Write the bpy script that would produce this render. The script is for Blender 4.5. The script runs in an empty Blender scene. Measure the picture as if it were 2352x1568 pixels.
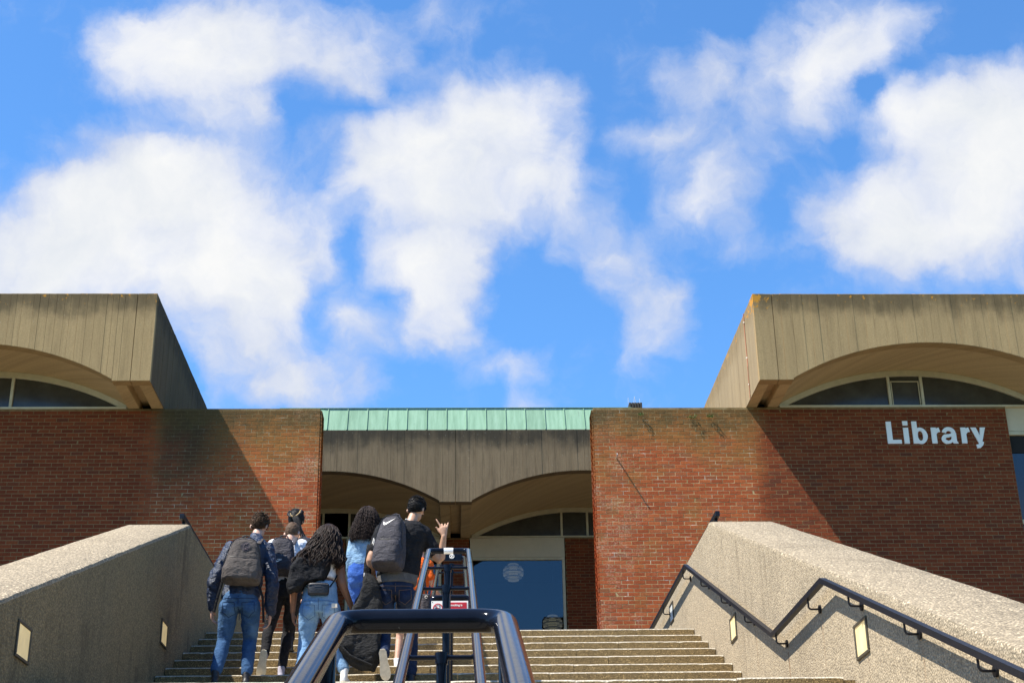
import bpy, bmesh, math, random
import numpy as np
from mathutils import Vector, Matrix, noise as mnoise

random.seed(7)
rng = np.random.default_rng(7)
SC = bpy.context.scene
COL = SC.collection

# ------------------------------------------------------------------ camera, sky, sun, exposure
yaw, pitch, roll, FPX = 0.0401183893, 0.407555727, -0.0165600575, 5958.91543
cy, sy, cp, sp = math.cos(yaw), math.sin(yaw), math.cos(pitch), math.sin(pitch)
v_f = Vector((sy * cp, cy * cp, sp))
v_r0 = Vector((cy, -sy, 0.0))
v_u0 = v_r0.cross(v_f)
cr, sr = math.cos(roll), math.sin(roll)
v_r = cr * v_r0 + sr * v_u0
v_u = -sr * v_r0 + cr * v_u0
cam = bpy.data.cameras.new("camera")
cam.sensor_width = 36.0
cam.lens = FPX / 4096 * 36.0
cam.clip_end = 5000
cam_o = bpy.data.objects.new("camera", cam)
COL.objects.link(cam_o)
M = Matrix.Identity(4)
for i in range(3):
    M[i][0], M[i][1], M[i][2] = v_r[i], v_u[i], -v_f[i]
cam_o.matrix_world = M
SC.camera = cam_o

SC.view_settings.view_transform = 'Standard'
SC.view_settings.look = 'None'
SC.view_settings.gamma = 1.0
SC.view_settings.use_curve_mapping = False
SC.view_settings.exposure = 0.95

SUN_L = Vector((0.495, 0.190, -0.848)).normalized()       # direction the light travels
SUN_E = 5.0
sun = bpy.data.lights.new("sun", 'SUN')
sun.energy = SUN_E
sun.angle = math.radians(0.53)
sun.color = (1.0, 0.95, 0.86)
sun_o = bpy.data.objects.new("sun", sun)
COL.objects.link(sun_o)
sun_o.rotation_euler = SUN_L.to_track_quat('-Z', 'Y').to_euler()
sun_el = math.asin(-SUN_L.z)
sun_rot = math.atan2(-SUN_L.x, -SUN_L.y)


class NT:
    """small helper round a node tree"""
    def __init__(s, nt):
        s.nt = nt
    def new(s, t, **kw):
        n = s.nt.nodes.new(t)
        for k, v in kw.items():
            setattr(n, k, v)
        return n
    def put(s, sock, v):
        if v is None:
            return
        if hasattr(v, 'is_output') or isinstance(v, bpy.types.NodeSocket):
            s.nt.links.new(v, sock)
        else:
            if isinstance(v, (int, float)) and sock.type in ('RGBA',):
                v = (v, v, v, 1)
            elif isinstance(v, (int, float)) and sock.type == 'VECTOR':
                v = (v, v, v)
            elif isinstance(v, tuple) and sock.type == 'RGBA' and len(v) == 3:
                v = (*v, 1)
            sock.default_value = v
    def math(s, op, a, b=None, c=None, clamp=False):
        n = s.new('ShaderNodeMath', operation=op, use_clamp=clamp)
        s.put(n.inputs[0], a); s.put(n.inputs[1], b); s.put(n.inputs[2], c)
        return n.outputs[0]
    def vm(s, op, a, b=None, out=0):
        n = s.new('ShaderNodeVectorMath', operation=op)
        s.put(n.inputs[0], a); s.put(n.inputs[1], b)
        return n.outputs[out]
    def dot(s, a, b):
        return s.vm('DOT_PRODUCT', a, b, 'Value')
    def comb(s, x, y, z=0.0):
        n = s.new('ShaderNodeCombineXYZ')
        s.put(n.inputs[0], x); s.put(n.inputs[1], y); s.put(n.inputs[2], z)
        return n.outputs[0]
    def sep(s, v):
        n = s.new('ShaderNodeSeparateXYZ'); s.put(n.inputs[0], v)
        return n.outputs
    def noise(s, vec, scale, detail=3.0, rough=0.55, dist=0.0, col=False):
        n = s.new('ShaderNodeTexNoise')
        s.put(n.inputs['Vector'], vec); n.inputs['Scale'].default_value = scale
        n.inputs['Detail'].default_value = detail; n.inputs['Roughness'].default_value = rough
        n.inputs['Distortion'].default_value = dist
        return n.outputs['Color' if col else 'Fac']
    def voro(s, vec, scale, out='Distance', feature='F1', rnd=1.0):
        n = s.new('ShaderNodeTexVoronoi', feature=feature)
        s.put(n.inputs['Vector'], vec); n.inputs['Scale'].default_value = scale
        n.inputs['Randomness'].default_value = rnd
        return n.outputs[out]
    def white(s, vec, out='Value'):
        n = s.new('ShaderNodeTexWhiteNoise', noise_dimensions='3D'); s.put(n.inputs[0], vec)
        return n.outputs[out]
    def ss(s, x, a, b):
        n = s.new('ShaderNodeMapRange', interpolation_type='SMOOTHSTEP', clamp=True)
        s.put(n.inputs[0], x); s.put(n.inputs[1], a); s.put(n.inputs[2], b)
        return n.outputs[0]
    def ramp(s, fac, stops):
        n = s.new('ShaderNodeValToRGB'); s.put(n.inputs[0], fac)
        e = n.color_ramp.elements
        while len(e) < len(stops):
            e.new(0.5)
        for k, (p, c) in enumerate(stops):
            e[k].position = p
            e[k].color = (*c, 1) if isinstance(c, tuple) else (c, c, c, 1)
        return n.outputs[0]
    def mix(s, f, a, b, blend='MIX'):
        n = s.new('ShaderNodeMix', data_type='RGBA', blend_type=blend)
        s.put(n.inputs[0], f); s.put(n.inputs[6], a); s.put(n.inputs[7], b)
        return n.outputs[2]
    def mapping(s, vec, loc=(0, 0, 0), rot=(0, 0, 0), scale=(1, 1, 1), vt='POINT'):
        n = s.new('ShaderNodeMapping', vector_type=vt)
        s.put(n.inputs[0], vec)
        n.inputs[1].default_value = loc; n.inputs[2].default_value = rot; n.inputs[3].default_value = scale
        return n.outputs[0]
    def bump(s, h, strength=0.5, dist=0.01, normal=None):
        n = s.new('ShaderNodeBump'); n.inputs['Strength'].default_value = strength
        n.inputs['Distance'].default_value = dist
        s.put(n.inputs['Height'], h); s.put(n.inputs['Normal'], normal)
        return n.outputs[0]


# ---- sky: Nishita with broken cumulus mixed in by direction
world = bpy.data.worlds.new("World")
SC.world = world
world.use_nodes = True
wt = world.node_tree
wt.nodes.clear()
W = NT(wt)
tc = W.new('ShaderNodeTexCoord').outputs['Generated']
dirn = W.vm('NORMALIZE', tc)
sky = W.new('ShaderNodeTexSky', sky_type='NISHITA')
sky.sun_disc = False
sky.sun_elevation = sun_el
sky.sun_rotation = sun_rot
sky.altitude = 20
sky.air_density = 1.0
sky.dust_density = 0.0
sky.ozone_density = 2.2
skyc = W.mix(1.0, sky.outputs[0], (0.62, 1.03, 1.36), 'MULTIPLY')
dz = W.sep(dirn)
# cloud field everywhere: fractal noise on a flat layer seen in perspective
zc = W.math('ADD', W.math('MAXIMUM', dz[2], 0.0), 0.12)
plane = W.comb(W.math('DIVIDE', dz[0], zc), W.math('DIVIDE', dz[1], zc), 0.0)
fb1 = W.noise(plane, 1.15, 5.0, 0.55)
dgen = W.math('MULTIPLY', W.math('SUBTRACT', fb1, 0.60), 4.0)
# the cloud bank over the building: lobes on the tangent plane of one fixed direction
ex = W.dot(dirn, tuple(v_r)); ey = W.dot(dirn, tuple(v_u)); ez = W.dot(dirn, tuple(v_f))
ezc = W.math('MAXIMUM', ez, 0.05)
ga = W.math('DIVIDE', ex, ezc); gb = W.math('DIVIDE', ey, ezc)
gp = W.comb(ga, gb, 0.0)
nw1 = W.noise(gp, 9.0, 3.0, 0.6, 0.0, True)
nw2 = W.noise(gp, 34.0, 5.0, 0.65, 0.0, True)
gw = W.vm('ADD', gp, W.vm('MULTIPLY', W.vm('SUBTRACT', nw1, (0.5, 0.5, 0.5)), (0.050, 0.045, 0)))
gw = W.vm('ADD', gw, W.vm('MULTIPLY', W.vm('SUBTRACT', nw2, (0.5, 0.5, 0.5)), (0.022, 0.022, 0)))
G = 1.0 / 3421.7
LOBES = [  # x, y, rx, ry, weight (thousandths of the tangent plane)
    (330,130,110,90,0.7), (450,90,150,110,1), (600,70,180,100,1), (480,200,150,85,0.9), (545,262,80,45,0.5), (700,160,110,75,0.8), (762,210,60,32,0.5), (830,110,70,55,0.45),
    (870,150,50,45,0.3), (270,60,70,50,0.4), (170,130,45,18,0.22), (290,200,60,60,0.35), (735,95,40,28,-0.5), (1905,190,75,45,-0.8), (1985,120,70,40,-0.7), (2060,90,60,40,-0.5), (635,215,60,50,-0.55), (180,295,95,32,0.42), (350,300,120,55,0.32),
    (480,325,140,45,0.42), (300,500,260,170,1.5), (420,400,170,75,0.9), (220,420,120,80,0.8), (100,500,130,95,0.9), (30,590,120,120,0.9), (560,560,130,115,1.0), (660,560,75,75,0.6),
    (500,680,150,125,1.0), (620,640,70,60,0.5), (550,780,130,60,0.5), (500,850,100,40,0.5), (600,850,80,55,0.5), (340,345,150,28,0.35), (60,370,90,36,0.36), (640,460,80,70,0.33),
    (705,490,60,60,0.3), (900,380,170,100,1.2), (785,340,80,75,0.8), (980,290,150,80,1.1), (1050,225,85,80,1.0), (960,480,135,105,1.2), (940,580,105,70,1.0), (970,645,85,65,0.85),
    (955,715,65,50,0.6), (930,758,50,25,0.35), (715,300,55,40,0.35), (1152,230,80,70,0.9), (1222,188,50,22,0.5), (1172,330,105,95,1.0), (1132,430,95,75,0.9), (1242,400,60,60,0.6),
    (1282,470,80,75,0.6), (1262,535,60,55,0.45), (1342,560,80,55,0.6), (1392,640,90,55,0.75), (1412,722,75,48,0.65), (1372,772,60,22,0.3), (1452,640,45,60,0.4), (1412,510,80,45,0.3),
    (800,725,70,60,0.65), (770,680,40,45,0.4), (720,800,110,60,0.62), (800,850,60,40,0.4), (640,830,80,50,0.5), (1040,770,60,45,0.45), (1132,800,50,38,0.5), (1132,716,50,18,0.35),
    (1142,875,50,20,0.35), (930,40,70,50,0.48), (980,80,40,50,0.35), (955,180,60,36,0.42), (1812,95,190,105,0.9), (1732,190,110,85,0.75), (1902,90,105,85,0.65), (1832,222,105,45,0.5),
    (1562,115,80,55,0.72), (1512,190,100,85,0.6), (1592,225,60,55,0.45), (1412,312,72,34,0.6), (1492,315,90,45,0.62), (1612,330,55,55,0.42), (1552,402,100,48,0.75), (1522,455,70,42,0.55),
    (1612,530,75,40,0.48), (1482,500,45,55,0.32), (1762,310,50,28,0.25), (1692,340,55,55,0.27), (2072,330,190,160,1.4), (2162,215,125,90,1.3), (1982,250,60,60,0.55), (1872,480,125,80,1.0),
    (1962,500,150,75,1.0), (2062,520,150,65,0.85), (2192,400,120,150,1.1), (1882,390,60,45,0.5), (1772,430,72,36,0.5), (1812,560,50,38,0.5), (1952,590,100,26,0.4), (1932,342,28,22,-0.4),
    (2192,612,62,38,0.75),
]
def lobe_sum(x, y):
    d = 0.0
    for (lx, ly, lrx, lry, wgt) in LOBES:
        q = math.hypot((x - lx * 1.0577) / (lrx * 1.22 * 1.0577), (y - ly * 1.0577) / (lry * 1.22 * 1.0577))
        if q < 1: d += wgt * (1 - q * q) * 0.85
    return d
gx, gy, _ = W.sep(gw)
XR0, XR1 = -60.0, 2420.0
uu = W.math('MULTIPLY_ADD', gx, 1 / (G * (XR1 - XR0)), (1176 - XR0) / (XR1 - XR0))
vv = W.math('MULTIPLY_ADD', gy, -1 / G, 784.0)
acc = None
ROWH = 52.0
for k in range(20):
    yr = -50.0 + ROWH * k
    stops = []
    for q in range(32):
        xq = XR0 + (XR1 - XR0) * q / 31
        stops.append((q / 31, min(1.0, max(0.0, (lobe_sum(xq, yr) + 0.4) / 2.6))))
    rmp = W.ramp(uu, stops)
    rmp.node.color_ramp.interpolation = 'EASE'
    hat = W.math('SUBTRACT', 1.0, W.math('ABSOLUTE', W.math('MULTIPLY_ADD', vv, 1 / ROWH, -yr / ROWH)), clamp=True)
    acc = W.math('MULTIPLY_ADD', rmp, hat, acc if acc is not None else 0.0)
acc = W.math('MULTIPLY_ADD', acc, 2.6, -0.4)
acc = W.math('MULTIPLY', W.math('POWER', W.math('MAXIMUM', acc, 0.0), 0.75), 1.35)
fine = W.noise(gw, 17.0, 10.0, 0.62, 0.3)
fine2 = W.noise(gw, 7.0, 4.0, 0.6)
fine3 = W.noise(gw, 55.0, 6.0, 0.62, 0.5)
dl = W.math('ADD', acc, W.math('MULTIPLY', W.math('SUBTRACT', fine, 0.5), 1.65))
dl = W.math('ADD', dl, W.math('MULTIPLY', W.math('SUBTRACT', fine3, 0.5), 0.50))
dl = W.math('ADD', dl, W.math('MULTIPLY', W.math('SUBTRACT', fine2, 0.5), 0.8))
dl = W.math('SUBTRACT', dl, 0.20)
inside = W.math('MULTIPLY', W.ss(W.math('ABSOLUTE', ga), 0.60, 0.40), W.ss(gb, 0.46, 0.30))
inside = W.math('MULTIPLY', inside, W.math('GREATER_THAN', ez, 0.2))
dens = W.math('ADD', W.math('MULTIPLY', inside, dl), W.math('MULTIPLY', W.math('SUBTRACT', 1.0, inside), dgen))
mask = W.math('MULTIPLY', W.ss(dens, -0.20, 1.15), W.ss(dz[2], 0.0, 0.12))
thick = W.ss(dens, 0.40, 1.85)
cloudc = W.mix(thick, (3.45, 3.80, 4.75), (4.98, 5.0, 4.98))
shade = W.noise(gw, 9.0, 6.0, 0.62)
cloudc = W.mix(1.0, cloudc, W.ramp(shade, [(0.34, (0.83, 0.865, 0.925)), (0.60, (1.0, 1.0, 1.0))]), 'MULTIPLY')
bg = W.new('ShaderNodeBackground')
bg.inputs['Strength'].default_value = 0.1
W.put(bg.inputs['Color'], W.mix(mask, skyc, cloudc))
wo = W.new('ShaderNodeOutputWorld')
wt.links.new(bg.outputs[0], wo.inputs[0])

# ------------------------------------------------------------------ mesh helpers
class MB:
    def __init__(s):
        s.v = []; s.f = []; s.mi = []
    def add(s, vs, fs, mi=0):
        o = len(s.v)
        s.v.extend([tuple(map(float, p)) for p in vs]); s.f.extend([tuple(i + o for i in f) for f in fs]); s.mi.extend([mi] * len(fs))
        return s
    def box(s, x0, x1, y0, y1, z0, z1, mi=0):
        vs = [(x, y, z) for x in (x0, x1) for y in (y0, y1) for z in (z0, z1)]
        s.add(vs, [(0, 1, 3, 2), (4, 6, 7, 5), (0, 4, 5, 1), (2, 3, 7, 6), (0, 2, 6, 4), (1, 5, 7, 3)], mi); return s
    def bbox(s, x0, x1, y0, y1, z0, z1, b=0.006, mi=0):
        """box with chamfered edges"""
        bm = bmesh.new()
        bmesh.ops.create_cube(bm, size=1.0)
        for v in bm.verts:
            v.co = Vector(((x0 + x1) / 2 + v.co.x * (x1 - x0), (y0 + y1) / 2 + v.co.y * (y1 - y0), (z0 + z1) / 2 + v.co.z * (z1 - z0)))
        bmesh.ops.bevel(bm, geom=bm.edges[:], offset=b, segments=1, affect='EDGES')
        bm.verts.index_update()
        s.add([v.co for v in bm.verts], [[v.index for v in f.verts] for f in bm.faces], mi)
        bm.free(); return s
    def tube(s, pts, r, n=10, caps=True, closed=False, mi=0, flat=1.0):
        """tube through points; r a number or one radius per point"""
        P = [Vector(p) for p in pts]; m = len(P)
        R = [r] * m if isinstance(r, (int, float)) else list(r)
        T = []
        for i in range(m):
            if closed:
                t = P[(i + 1) % m] - P[i - 1]
            else:
                t = P[min(i + 1, m - 1)] - P[max(i - 1, 0)]
            T.append(t.normalized() if t.length > 1e-9 else Vector((0, 0, 1)))
        ref = Vector((0, 0, 1)) if abs(T[0].z) < 0.9 else Vector((0, 1, 0))
        a = T[0].cross(ref).normalized()
        vs = []
        for i in range(m):
            a = (a - T[i] * a.dot(T[i])).normalized(); b = T[i].cross(a)
            for k in range(n):
                th = 2 * math.pi * k / n
                vs.append(P[i] + a * (math.cos(th) * R[i]) + b * (math.sin(th) * R[i] * flat))
        fs = []
        for i in range(m if closed else m - 1):
            j = (i + 1) % m
            for k in range(n):
                k2 = (k + 1) % n
                fs.append((i * n + k, i * n + k2, j * n + k2, j * n + k))
        if caps and not closed:
            fs.append(tuple(range(n - 1, -1, -1))); fs.append(tuple((m - 1) * n + k for k in range(n)))
        return s.add(vs, fs, mi)
    def loft(s, rings, caps=True, mi=0):
        n = len(rings[0]); vs = [p for r in rings for p in r]; fs = []
        for i in range(len(rings) - 1):
            for k in range(n):
                k2 = (k + 1) % n
                fs.append((i * n + k, i * n + k2, (i + 1) * n + k2, (i + 1) * n + k))
        if caps:
            fs.append(tuple(range(n - 1, -1, -1))); fs.append(tuple((len(rings) - 1) * n + k for k in range(n)))
        return s.add(vs, fs, mi)
    def ellipsoid(s, c, r, u=12, v=8, rot=None, mi=0):
        c = Vector(c); vs = []; fs = []
        for j in range(1, v):
            ph = math.pi * j / v
            for i in range(u):
                th = 2 * math.pi * i / u
                p = Vector((r[0] * math.sin(ph) * math.cos(th), r[1] * math.sin(ph) * math.sin(th), r[2] * math.cos(ph)))
                vs.append(c + (rot @ p if rot else p))
        t = Vector((0, 0, r[2])); top = len(vs); vs.append(c + (rot @ t if rot else t)); vs.append(c - (rot @ t if rot else t))
        for j in range(v - 2):
            for i in range(u):
                i2 = (i + 1) % u
                fs.append((j * u + i, (j + 1) * u + i, (j + 1) * u + i2, j * u + i2))
        for i in range(u):
            i2 = (i + 1) % u
            fs.append((top, i, i2)); fs.append((top + 1, (v - 2) * u + i2, (v - 2) * u + i))
        return s.add(vs, fs, mi)
    def prism_y(s, poly, y0, y1, mi=0):
        """polygon in x,z extruded along y (y0 = side facing the camera)"""
        n = len(poly); vs = [(x, y0, z) for x, z in poly] + [(x, y1, z) for x, z in poly]
        fs = [tuple(range(n)), tuple(range(2 * n - 1, n - 1, -1))] + [(i, i + n, (i + 1) % n + n, (i + 1) % n) for i in range(n)]
        return s.add(vs, fs, mi)
    def mesh(s, name, mats, smooth=False, tri_fix=True):
        me = bpy.data.meshes.new(name)
        me.from_pydata(s.v, [], s.f)
        for m in (mats if isinstance(mats, (list, tuple)) else [mats]):
            me.materials.append(m)
        if any(s.mi):
            me.polygons.foreach_set('material_index', s.mi)
        bm = bmesh.new(); bm.from_mesh(me)
        bmesh.ops.recalc_face_normals(bm, faces=bm.faces[:])
        bm.to_mesh(me); bm.free()
        if smooth:
            me.polygons.foreach_set('use_smooth', [True] * len(me.polygons))
            if smooth != 'all':
                try:
                    me.set_sharp_from_angle(angle=math.radians(40))
                except Exception:
                    pass
        me.update()
        return me
    def build(s, name, mats, parent=None, smooth=False):
        o = bpy.data.objects.new(name, s.mesh(name, mats, smooth))
        COL.objects.link(o)
        if parent is not None:
            o.parent = parent
            o.matrix_parent_inverse = parent.matrix_world.inverted() if False else Matrix.Translation(-Vector(parent['at'])) if 'at' in parent else Matrix.Identity(4)
        return o


def thing(name, label, cat, at=(0, 0, 0), group=None, kind=None):
    o = bpy.data.objects.new(name, None)
    o.empty_display_size = 0.1
    COL.objects.link(o)
    o.location = at
    o['at'] = [float(a) for a in at]
    if label: o['label'] = label
    if cat: o['category'] = cat
    if group: o['group'] = group
    if kind: o['kind'] = kind
    return o


def tag(o, label=None, cat=None, group=None, kind=None):
    if label: o['label'] = label
    if cat: o['category'] = cat
    if group: o['group'] = group
    if kind: o['kind'] = kind
    return o


def link_copy(mesh, name, parent, mat):
    o = bpy.data.objects.new(name, mesh)
    COL.objects.link(o)
    o.parent = parent
    if 'at' in parent:
        o.matrix_parent_inverse = Matrix.Translation(-Vector(parent['at']))
    o.matrix_basis = mat
    return o


# ------------------------------------------------------------------ materials
def material(name):
    m = bpy.data.materials.new(name); m.use_nodes = True
    nt = m.node_tree; nt.nodes.clear()
    n = NT(nt)
    out = n.new('ShaderNodeOutputMaterial'); b = n.new('ShaderNodeBsdfPrincipled')
    nt.links.new(b.outputs[0], out.inputs[0])
    n.b = b; n.out = out
    return m, n

def simple(name, col, rough=0.6, spec=0.4, metal=0.0, var=0.12, vs=8.0, bump=0.0, bs=60.0, emit=None, coat=0.0):
    m, n = material(name)
    pos = n.new('ShaderNodeNewGeometry').outputs['Position']
    f = n.noise(pos, vs, 4.0, 0.6)
    c0 = tuple(c * (1 - var) for c in col); c1 = tuple(min(1, c * (1 + var)) for c in col)
    n.put(n.b.inputs['Base Color'], n.ramp(f, [(0.3, c0), (0.7, c1)]))
    n.b.inputs['Roughness'].default_value = rough
    n.b.inputs['Specular IOR Level'].default_value = spec
    n.b.inputs['Metallic'].default_value = metal
    n.b.inputs['Coat Weight'].default_value = coat
    if bump:
        n.put(n.b.inputs['Normal'], n.bump(n.noise(pos, bs, 4.0, 0.6), bump, 0.004))
    if emit:
        n.b.inputs['Emission Color'].default_value = (*emit[0], 1); n.b.inputs['Emission Strength'].default_value = emit[1]
    return m

def mat_brick():
    m, n = material('brick_clay')
    pos = n.new('ShaderNodeNewGeometry').outputs['Position']
    X, Y, Z = n.sep(pos)
    along = n.math('ADD', X, Y)
    row = n.math('FLOOR', n.math('DIVIDE', n.math('ADD', Z, 20.0), 0.075))
    par = n.math('MULTIPLY', n.math('MODULO', row, 2.0), 0.5)
    colm = n.math('FLOOR', n.math('ADD', n.math('DIVIDE', along, 0.225), par))
    rid = n.white(n.comb(colm, row, 3.0))
    rid2 = n.white(n.comb(colm, row, 9.0))
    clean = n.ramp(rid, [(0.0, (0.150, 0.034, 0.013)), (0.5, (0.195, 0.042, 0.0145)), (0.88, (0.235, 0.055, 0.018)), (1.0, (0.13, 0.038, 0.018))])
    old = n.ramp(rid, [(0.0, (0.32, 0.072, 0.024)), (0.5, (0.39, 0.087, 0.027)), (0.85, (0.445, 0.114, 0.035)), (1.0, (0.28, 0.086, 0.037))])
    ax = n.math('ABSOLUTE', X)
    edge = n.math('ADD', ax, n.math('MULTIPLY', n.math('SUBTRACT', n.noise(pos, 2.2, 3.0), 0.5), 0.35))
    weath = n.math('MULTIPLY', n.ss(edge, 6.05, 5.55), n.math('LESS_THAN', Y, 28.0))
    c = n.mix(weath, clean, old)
    big = n.noise(pos, 0.9, 5.0, 0.6)
    # algae and lichen film from the wall head downwards, in patches
    top = n.math('ADD', n.ss(Z, 7.2, 10.4), n.math('MULTIPLY', n.math('SUBTRACT', big, 0.5), 1.4))
    lich = n.math('MULTIPLY', n.ss(top, 0.45, 1.0), weath)
    c = n.mix(n.math('MULTIPLY', lich, 0.68), c, n.mix(rid2, (0.22, 0.125, 0.030), (0.31, 0.155, 0.040)))
    mid = n.math('MULTIPLY', n.ss(n.noise(n.vm('ADD', pos, (31, 7, 3)), 1.3, 4.0, 0.6), 0.55, 0.72), weath)
    c = n.mix(n.math('MULTIPLY', mid, 0.45), c, (0.28, 0.14, 0.036))
    # soot beside the left roof box
    soot = n.math('MULTIPLY', n.math('MULTIPLY', n.ss(n.math('ADD', X, n.math('MULTIPLY', big, 1.2)), -3.2, -4.5), n.ss(n.math('ADD', X, n.math('MULTIPLY', big, 0.9)), -6.0, -5.0)), n.ss(n.math('ADD', Z, n.math('MULTIPLY', big, 2.2)), 8.2, 11.2))
    soot = n.math('MULTIPLY', soot, n.math('MULTIPLY', weath, n.math('LESS_THAN', X, 0.0)))
    c = n.mix(n.math('MULTIPLY', soot, 0.93), c, (0.026, 0.023, 0.017))
    # lime bloom
    bl = n.noise(n.vm('ADD', pos, (3, 17, 9)), 1.7, 6.0, 0.7)
    fine = n.noise(pos, 30.0, 4.0, 0.7)
    ed = n.ss(ax, 3.9, 2.7)
    bloom = n.math('MULTIPLY', n.ss(n.math('ADD', bl, n.math('MULTIPLY', ed, 0.12)), 0.56, 0.75), n.ss(fine, 0.42, 0.65))
    c = n.mix(n.math('MULTIPLY', n.math('MULTIPLY', n.math('MULTIPLY', bloom, weath), n.math('SUBTRACT', 1.0, soot)), 0.55), c, (0.56, 0.38, 0.25))
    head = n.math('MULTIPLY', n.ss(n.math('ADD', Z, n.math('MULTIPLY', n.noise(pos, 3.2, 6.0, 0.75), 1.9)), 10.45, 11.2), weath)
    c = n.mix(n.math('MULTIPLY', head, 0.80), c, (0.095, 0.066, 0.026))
    c = n.mix(1.0, c, n.ramp(fine, [(0.25, 0.78), (0.7, 1.12)]), 'MULTIPLY')
    spk = n.ss(n.noise(pos, 75.0, 2.0, 0.6), 0.70, 0.78)
    c = n.mix(n.math('MULTIPLY', spk, n.math('MULTIPLY', weath, 0.5)), c, (0.75, 0.68, 0.6))
    n.put(n.b.inputs['Base Color'], c)
    n.b.inputs['Roughness'].default_value = 0.9
    n.b.inputs['Specular IOR Level'].default_value = 0.15
    h = n.math('ADD', n.noise(pos, 55.0, 4.0, 0.6), n.math('MULTIPLY', n.noise(pos, 14.0, 2.0), 0.8))
    n.put(n.b.inputs['Normal'], n.bump(h, 0.55, 0.006))
    return m

def mat_mortar():
    m, n = material('mortar')
    pos = n.new('ShaderNodeNewGeometry').outputs['Position']
    X, Y, Z = n.sep(pos)
    ax = n.math('ABSOLUTE', X)
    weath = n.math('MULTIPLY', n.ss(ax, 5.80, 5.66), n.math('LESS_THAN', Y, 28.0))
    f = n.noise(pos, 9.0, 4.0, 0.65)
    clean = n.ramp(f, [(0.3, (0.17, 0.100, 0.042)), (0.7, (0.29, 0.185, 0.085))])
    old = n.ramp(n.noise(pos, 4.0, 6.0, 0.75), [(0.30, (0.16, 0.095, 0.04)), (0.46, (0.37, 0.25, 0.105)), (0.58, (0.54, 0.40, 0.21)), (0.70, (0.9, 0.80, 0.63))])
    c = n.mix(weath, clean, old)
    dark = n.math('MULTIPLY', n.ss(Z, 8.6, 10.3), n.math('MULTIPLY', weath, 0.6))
    so = n.math('MULTIPLY', n.math('MULTIPLY', n.ss(X, -3.6, -4.8), n.ss(X, -6.4, -5.5)), n.ss(Z, 7.2, 9.6))
    c = n.mix(n.math('MULTIPLY', so, 0.8), c, (0.045, 0.04, 0.03))
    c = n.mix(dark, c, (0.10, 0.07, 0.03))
    n.put(n.b.inputs['Base Color'], c)
    n.b.inputs['Roughness'].default_value = 0.95
    n.b.inputs['Specular IOR Level'].default_value = 0.1
    n.put(n.b.inputs['Normal'], n.bump(n.noise(pos, 90.0, 3.0), 0.5, 0.004))
    return m

def mat_concrete(name, base, dark, streak=0.6, lichen=0.5, topz=12.04, dirt=0.6, face='y'):
    """board-marked concrete, with run-off streaks below its head and orange lichen spots"""
    m, n = material(name)
    pos = n.new('ShaderNodeNewGeometry').outputs['Position']
    X, Y, Z = n.sep(pos)
    st = n.comb(n.math('MULTIPLY', n.math('ADD', X, Y), 6.0), 0.0, n.math('MULTIPLY', Z, 0.45))
    s1 = n.noise(st, 1.0, 5.0, 0.65)
    s2 = n.noise(st, 4.0, 4.0, 0.6)
    f = n.math('ADD', n.math('MULTIPLY', s1, 0.65), n.math('MULTIPLY', s2, 0.35))
    c = n.ramp(f, [(0.30, tuple(b * (1 - 0.45 * streak) for b in base)), (0.50, base), (0.72, tuple(min(1, b * (1 + 0.18 * streak)) for b in base))])
    bw = 0.155
    board = n.white(n.comb(n.math('FLOOR', n.math('DIVIDE', n.math('ADD', X, Y), bw)), 0.0, 0.0))
    c = n.mix(1.0, c, n.ramp(board, [(0.0, 0.92), (1.0, 1.05)]), 'MULTIPLY')
    big = n.noise(pos, 1.6, 5.0, 0.65)
    hd = n.math('ADD', n.ss(Z, topz - 1.0, topz), n.math('MULTIPLY', n.math('SUBTRACT', n.math('ADD', n.math('MULTIPLY', big, 0.6), n.math('MULTIPLY', s1, 0.6)), 0.6), 1.8))
    c = n.mix(n.math('MULTIPLY', n.ss(hd, 0.35, 1.05), dirt), c, dark)
    grit = n.noise(pos, 60.0, 4.0, 0.7)
    c = n.mix(1.0, c, n.ramp(grit, [(0.25, 0.74), (0.70, 1.12)]), 'MULTIPLY')
    spk = n.ss(n.noise(pos, 42.0, 2.0, 0.5), 0.71, 0.77)
    c = n.mix(n.math('MULTIPLY', spk, 0.5), c, (0.62, 0.58, 0.48))
    if lichen:
        ln = n.noise(n.vm('ADD', pos, (5, 3, 1)), 9.0, 5.0, 0.7)
        nearinner = n.ss(n.math('ABSOLUTE', X), 6.1, 5.6)
        near_top = n.math('ADD', n.ss(Z, topz - 0.55, topz), n.math('MULTIPLY', nearinner, 0.25))
        corner_ = n.math('MULTIPLY', n.math('MULTIPLY', nearinner, n.ss(Z, topz - 1.0, topz)), n.math('MULTIPLY', n.ss(Y, 26.5, 25.5), n.ss(X, 5.0, 5.5)))
        lm = n.ss(n.math('ADD', ln, n.math('MULTIPLY_ADD', near_top, 0.14, n.math('MULTIPLY', corner_, 0.16))), 0.735, 0.80)
        c = n.mix(n.math('MULTIPLY', lm, lichen), c, (0.55, 0.24, 0.03))
    n.put(n.b.inputs['Base Color'], c)
    n.b.inputs['Roughness'].default_value = 0.9
    n.b.inputs['Specular IOR Level'].default_value = 0.15
    h = n.math('ADD', n.math('MULTIPLY', grit, 0.7), n.math('MULTIPLY', s2, 0.5))
    n.put(n.b.inputs['Normal'], n.bump(h, 0.5, 0.006))
    return m

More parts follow.
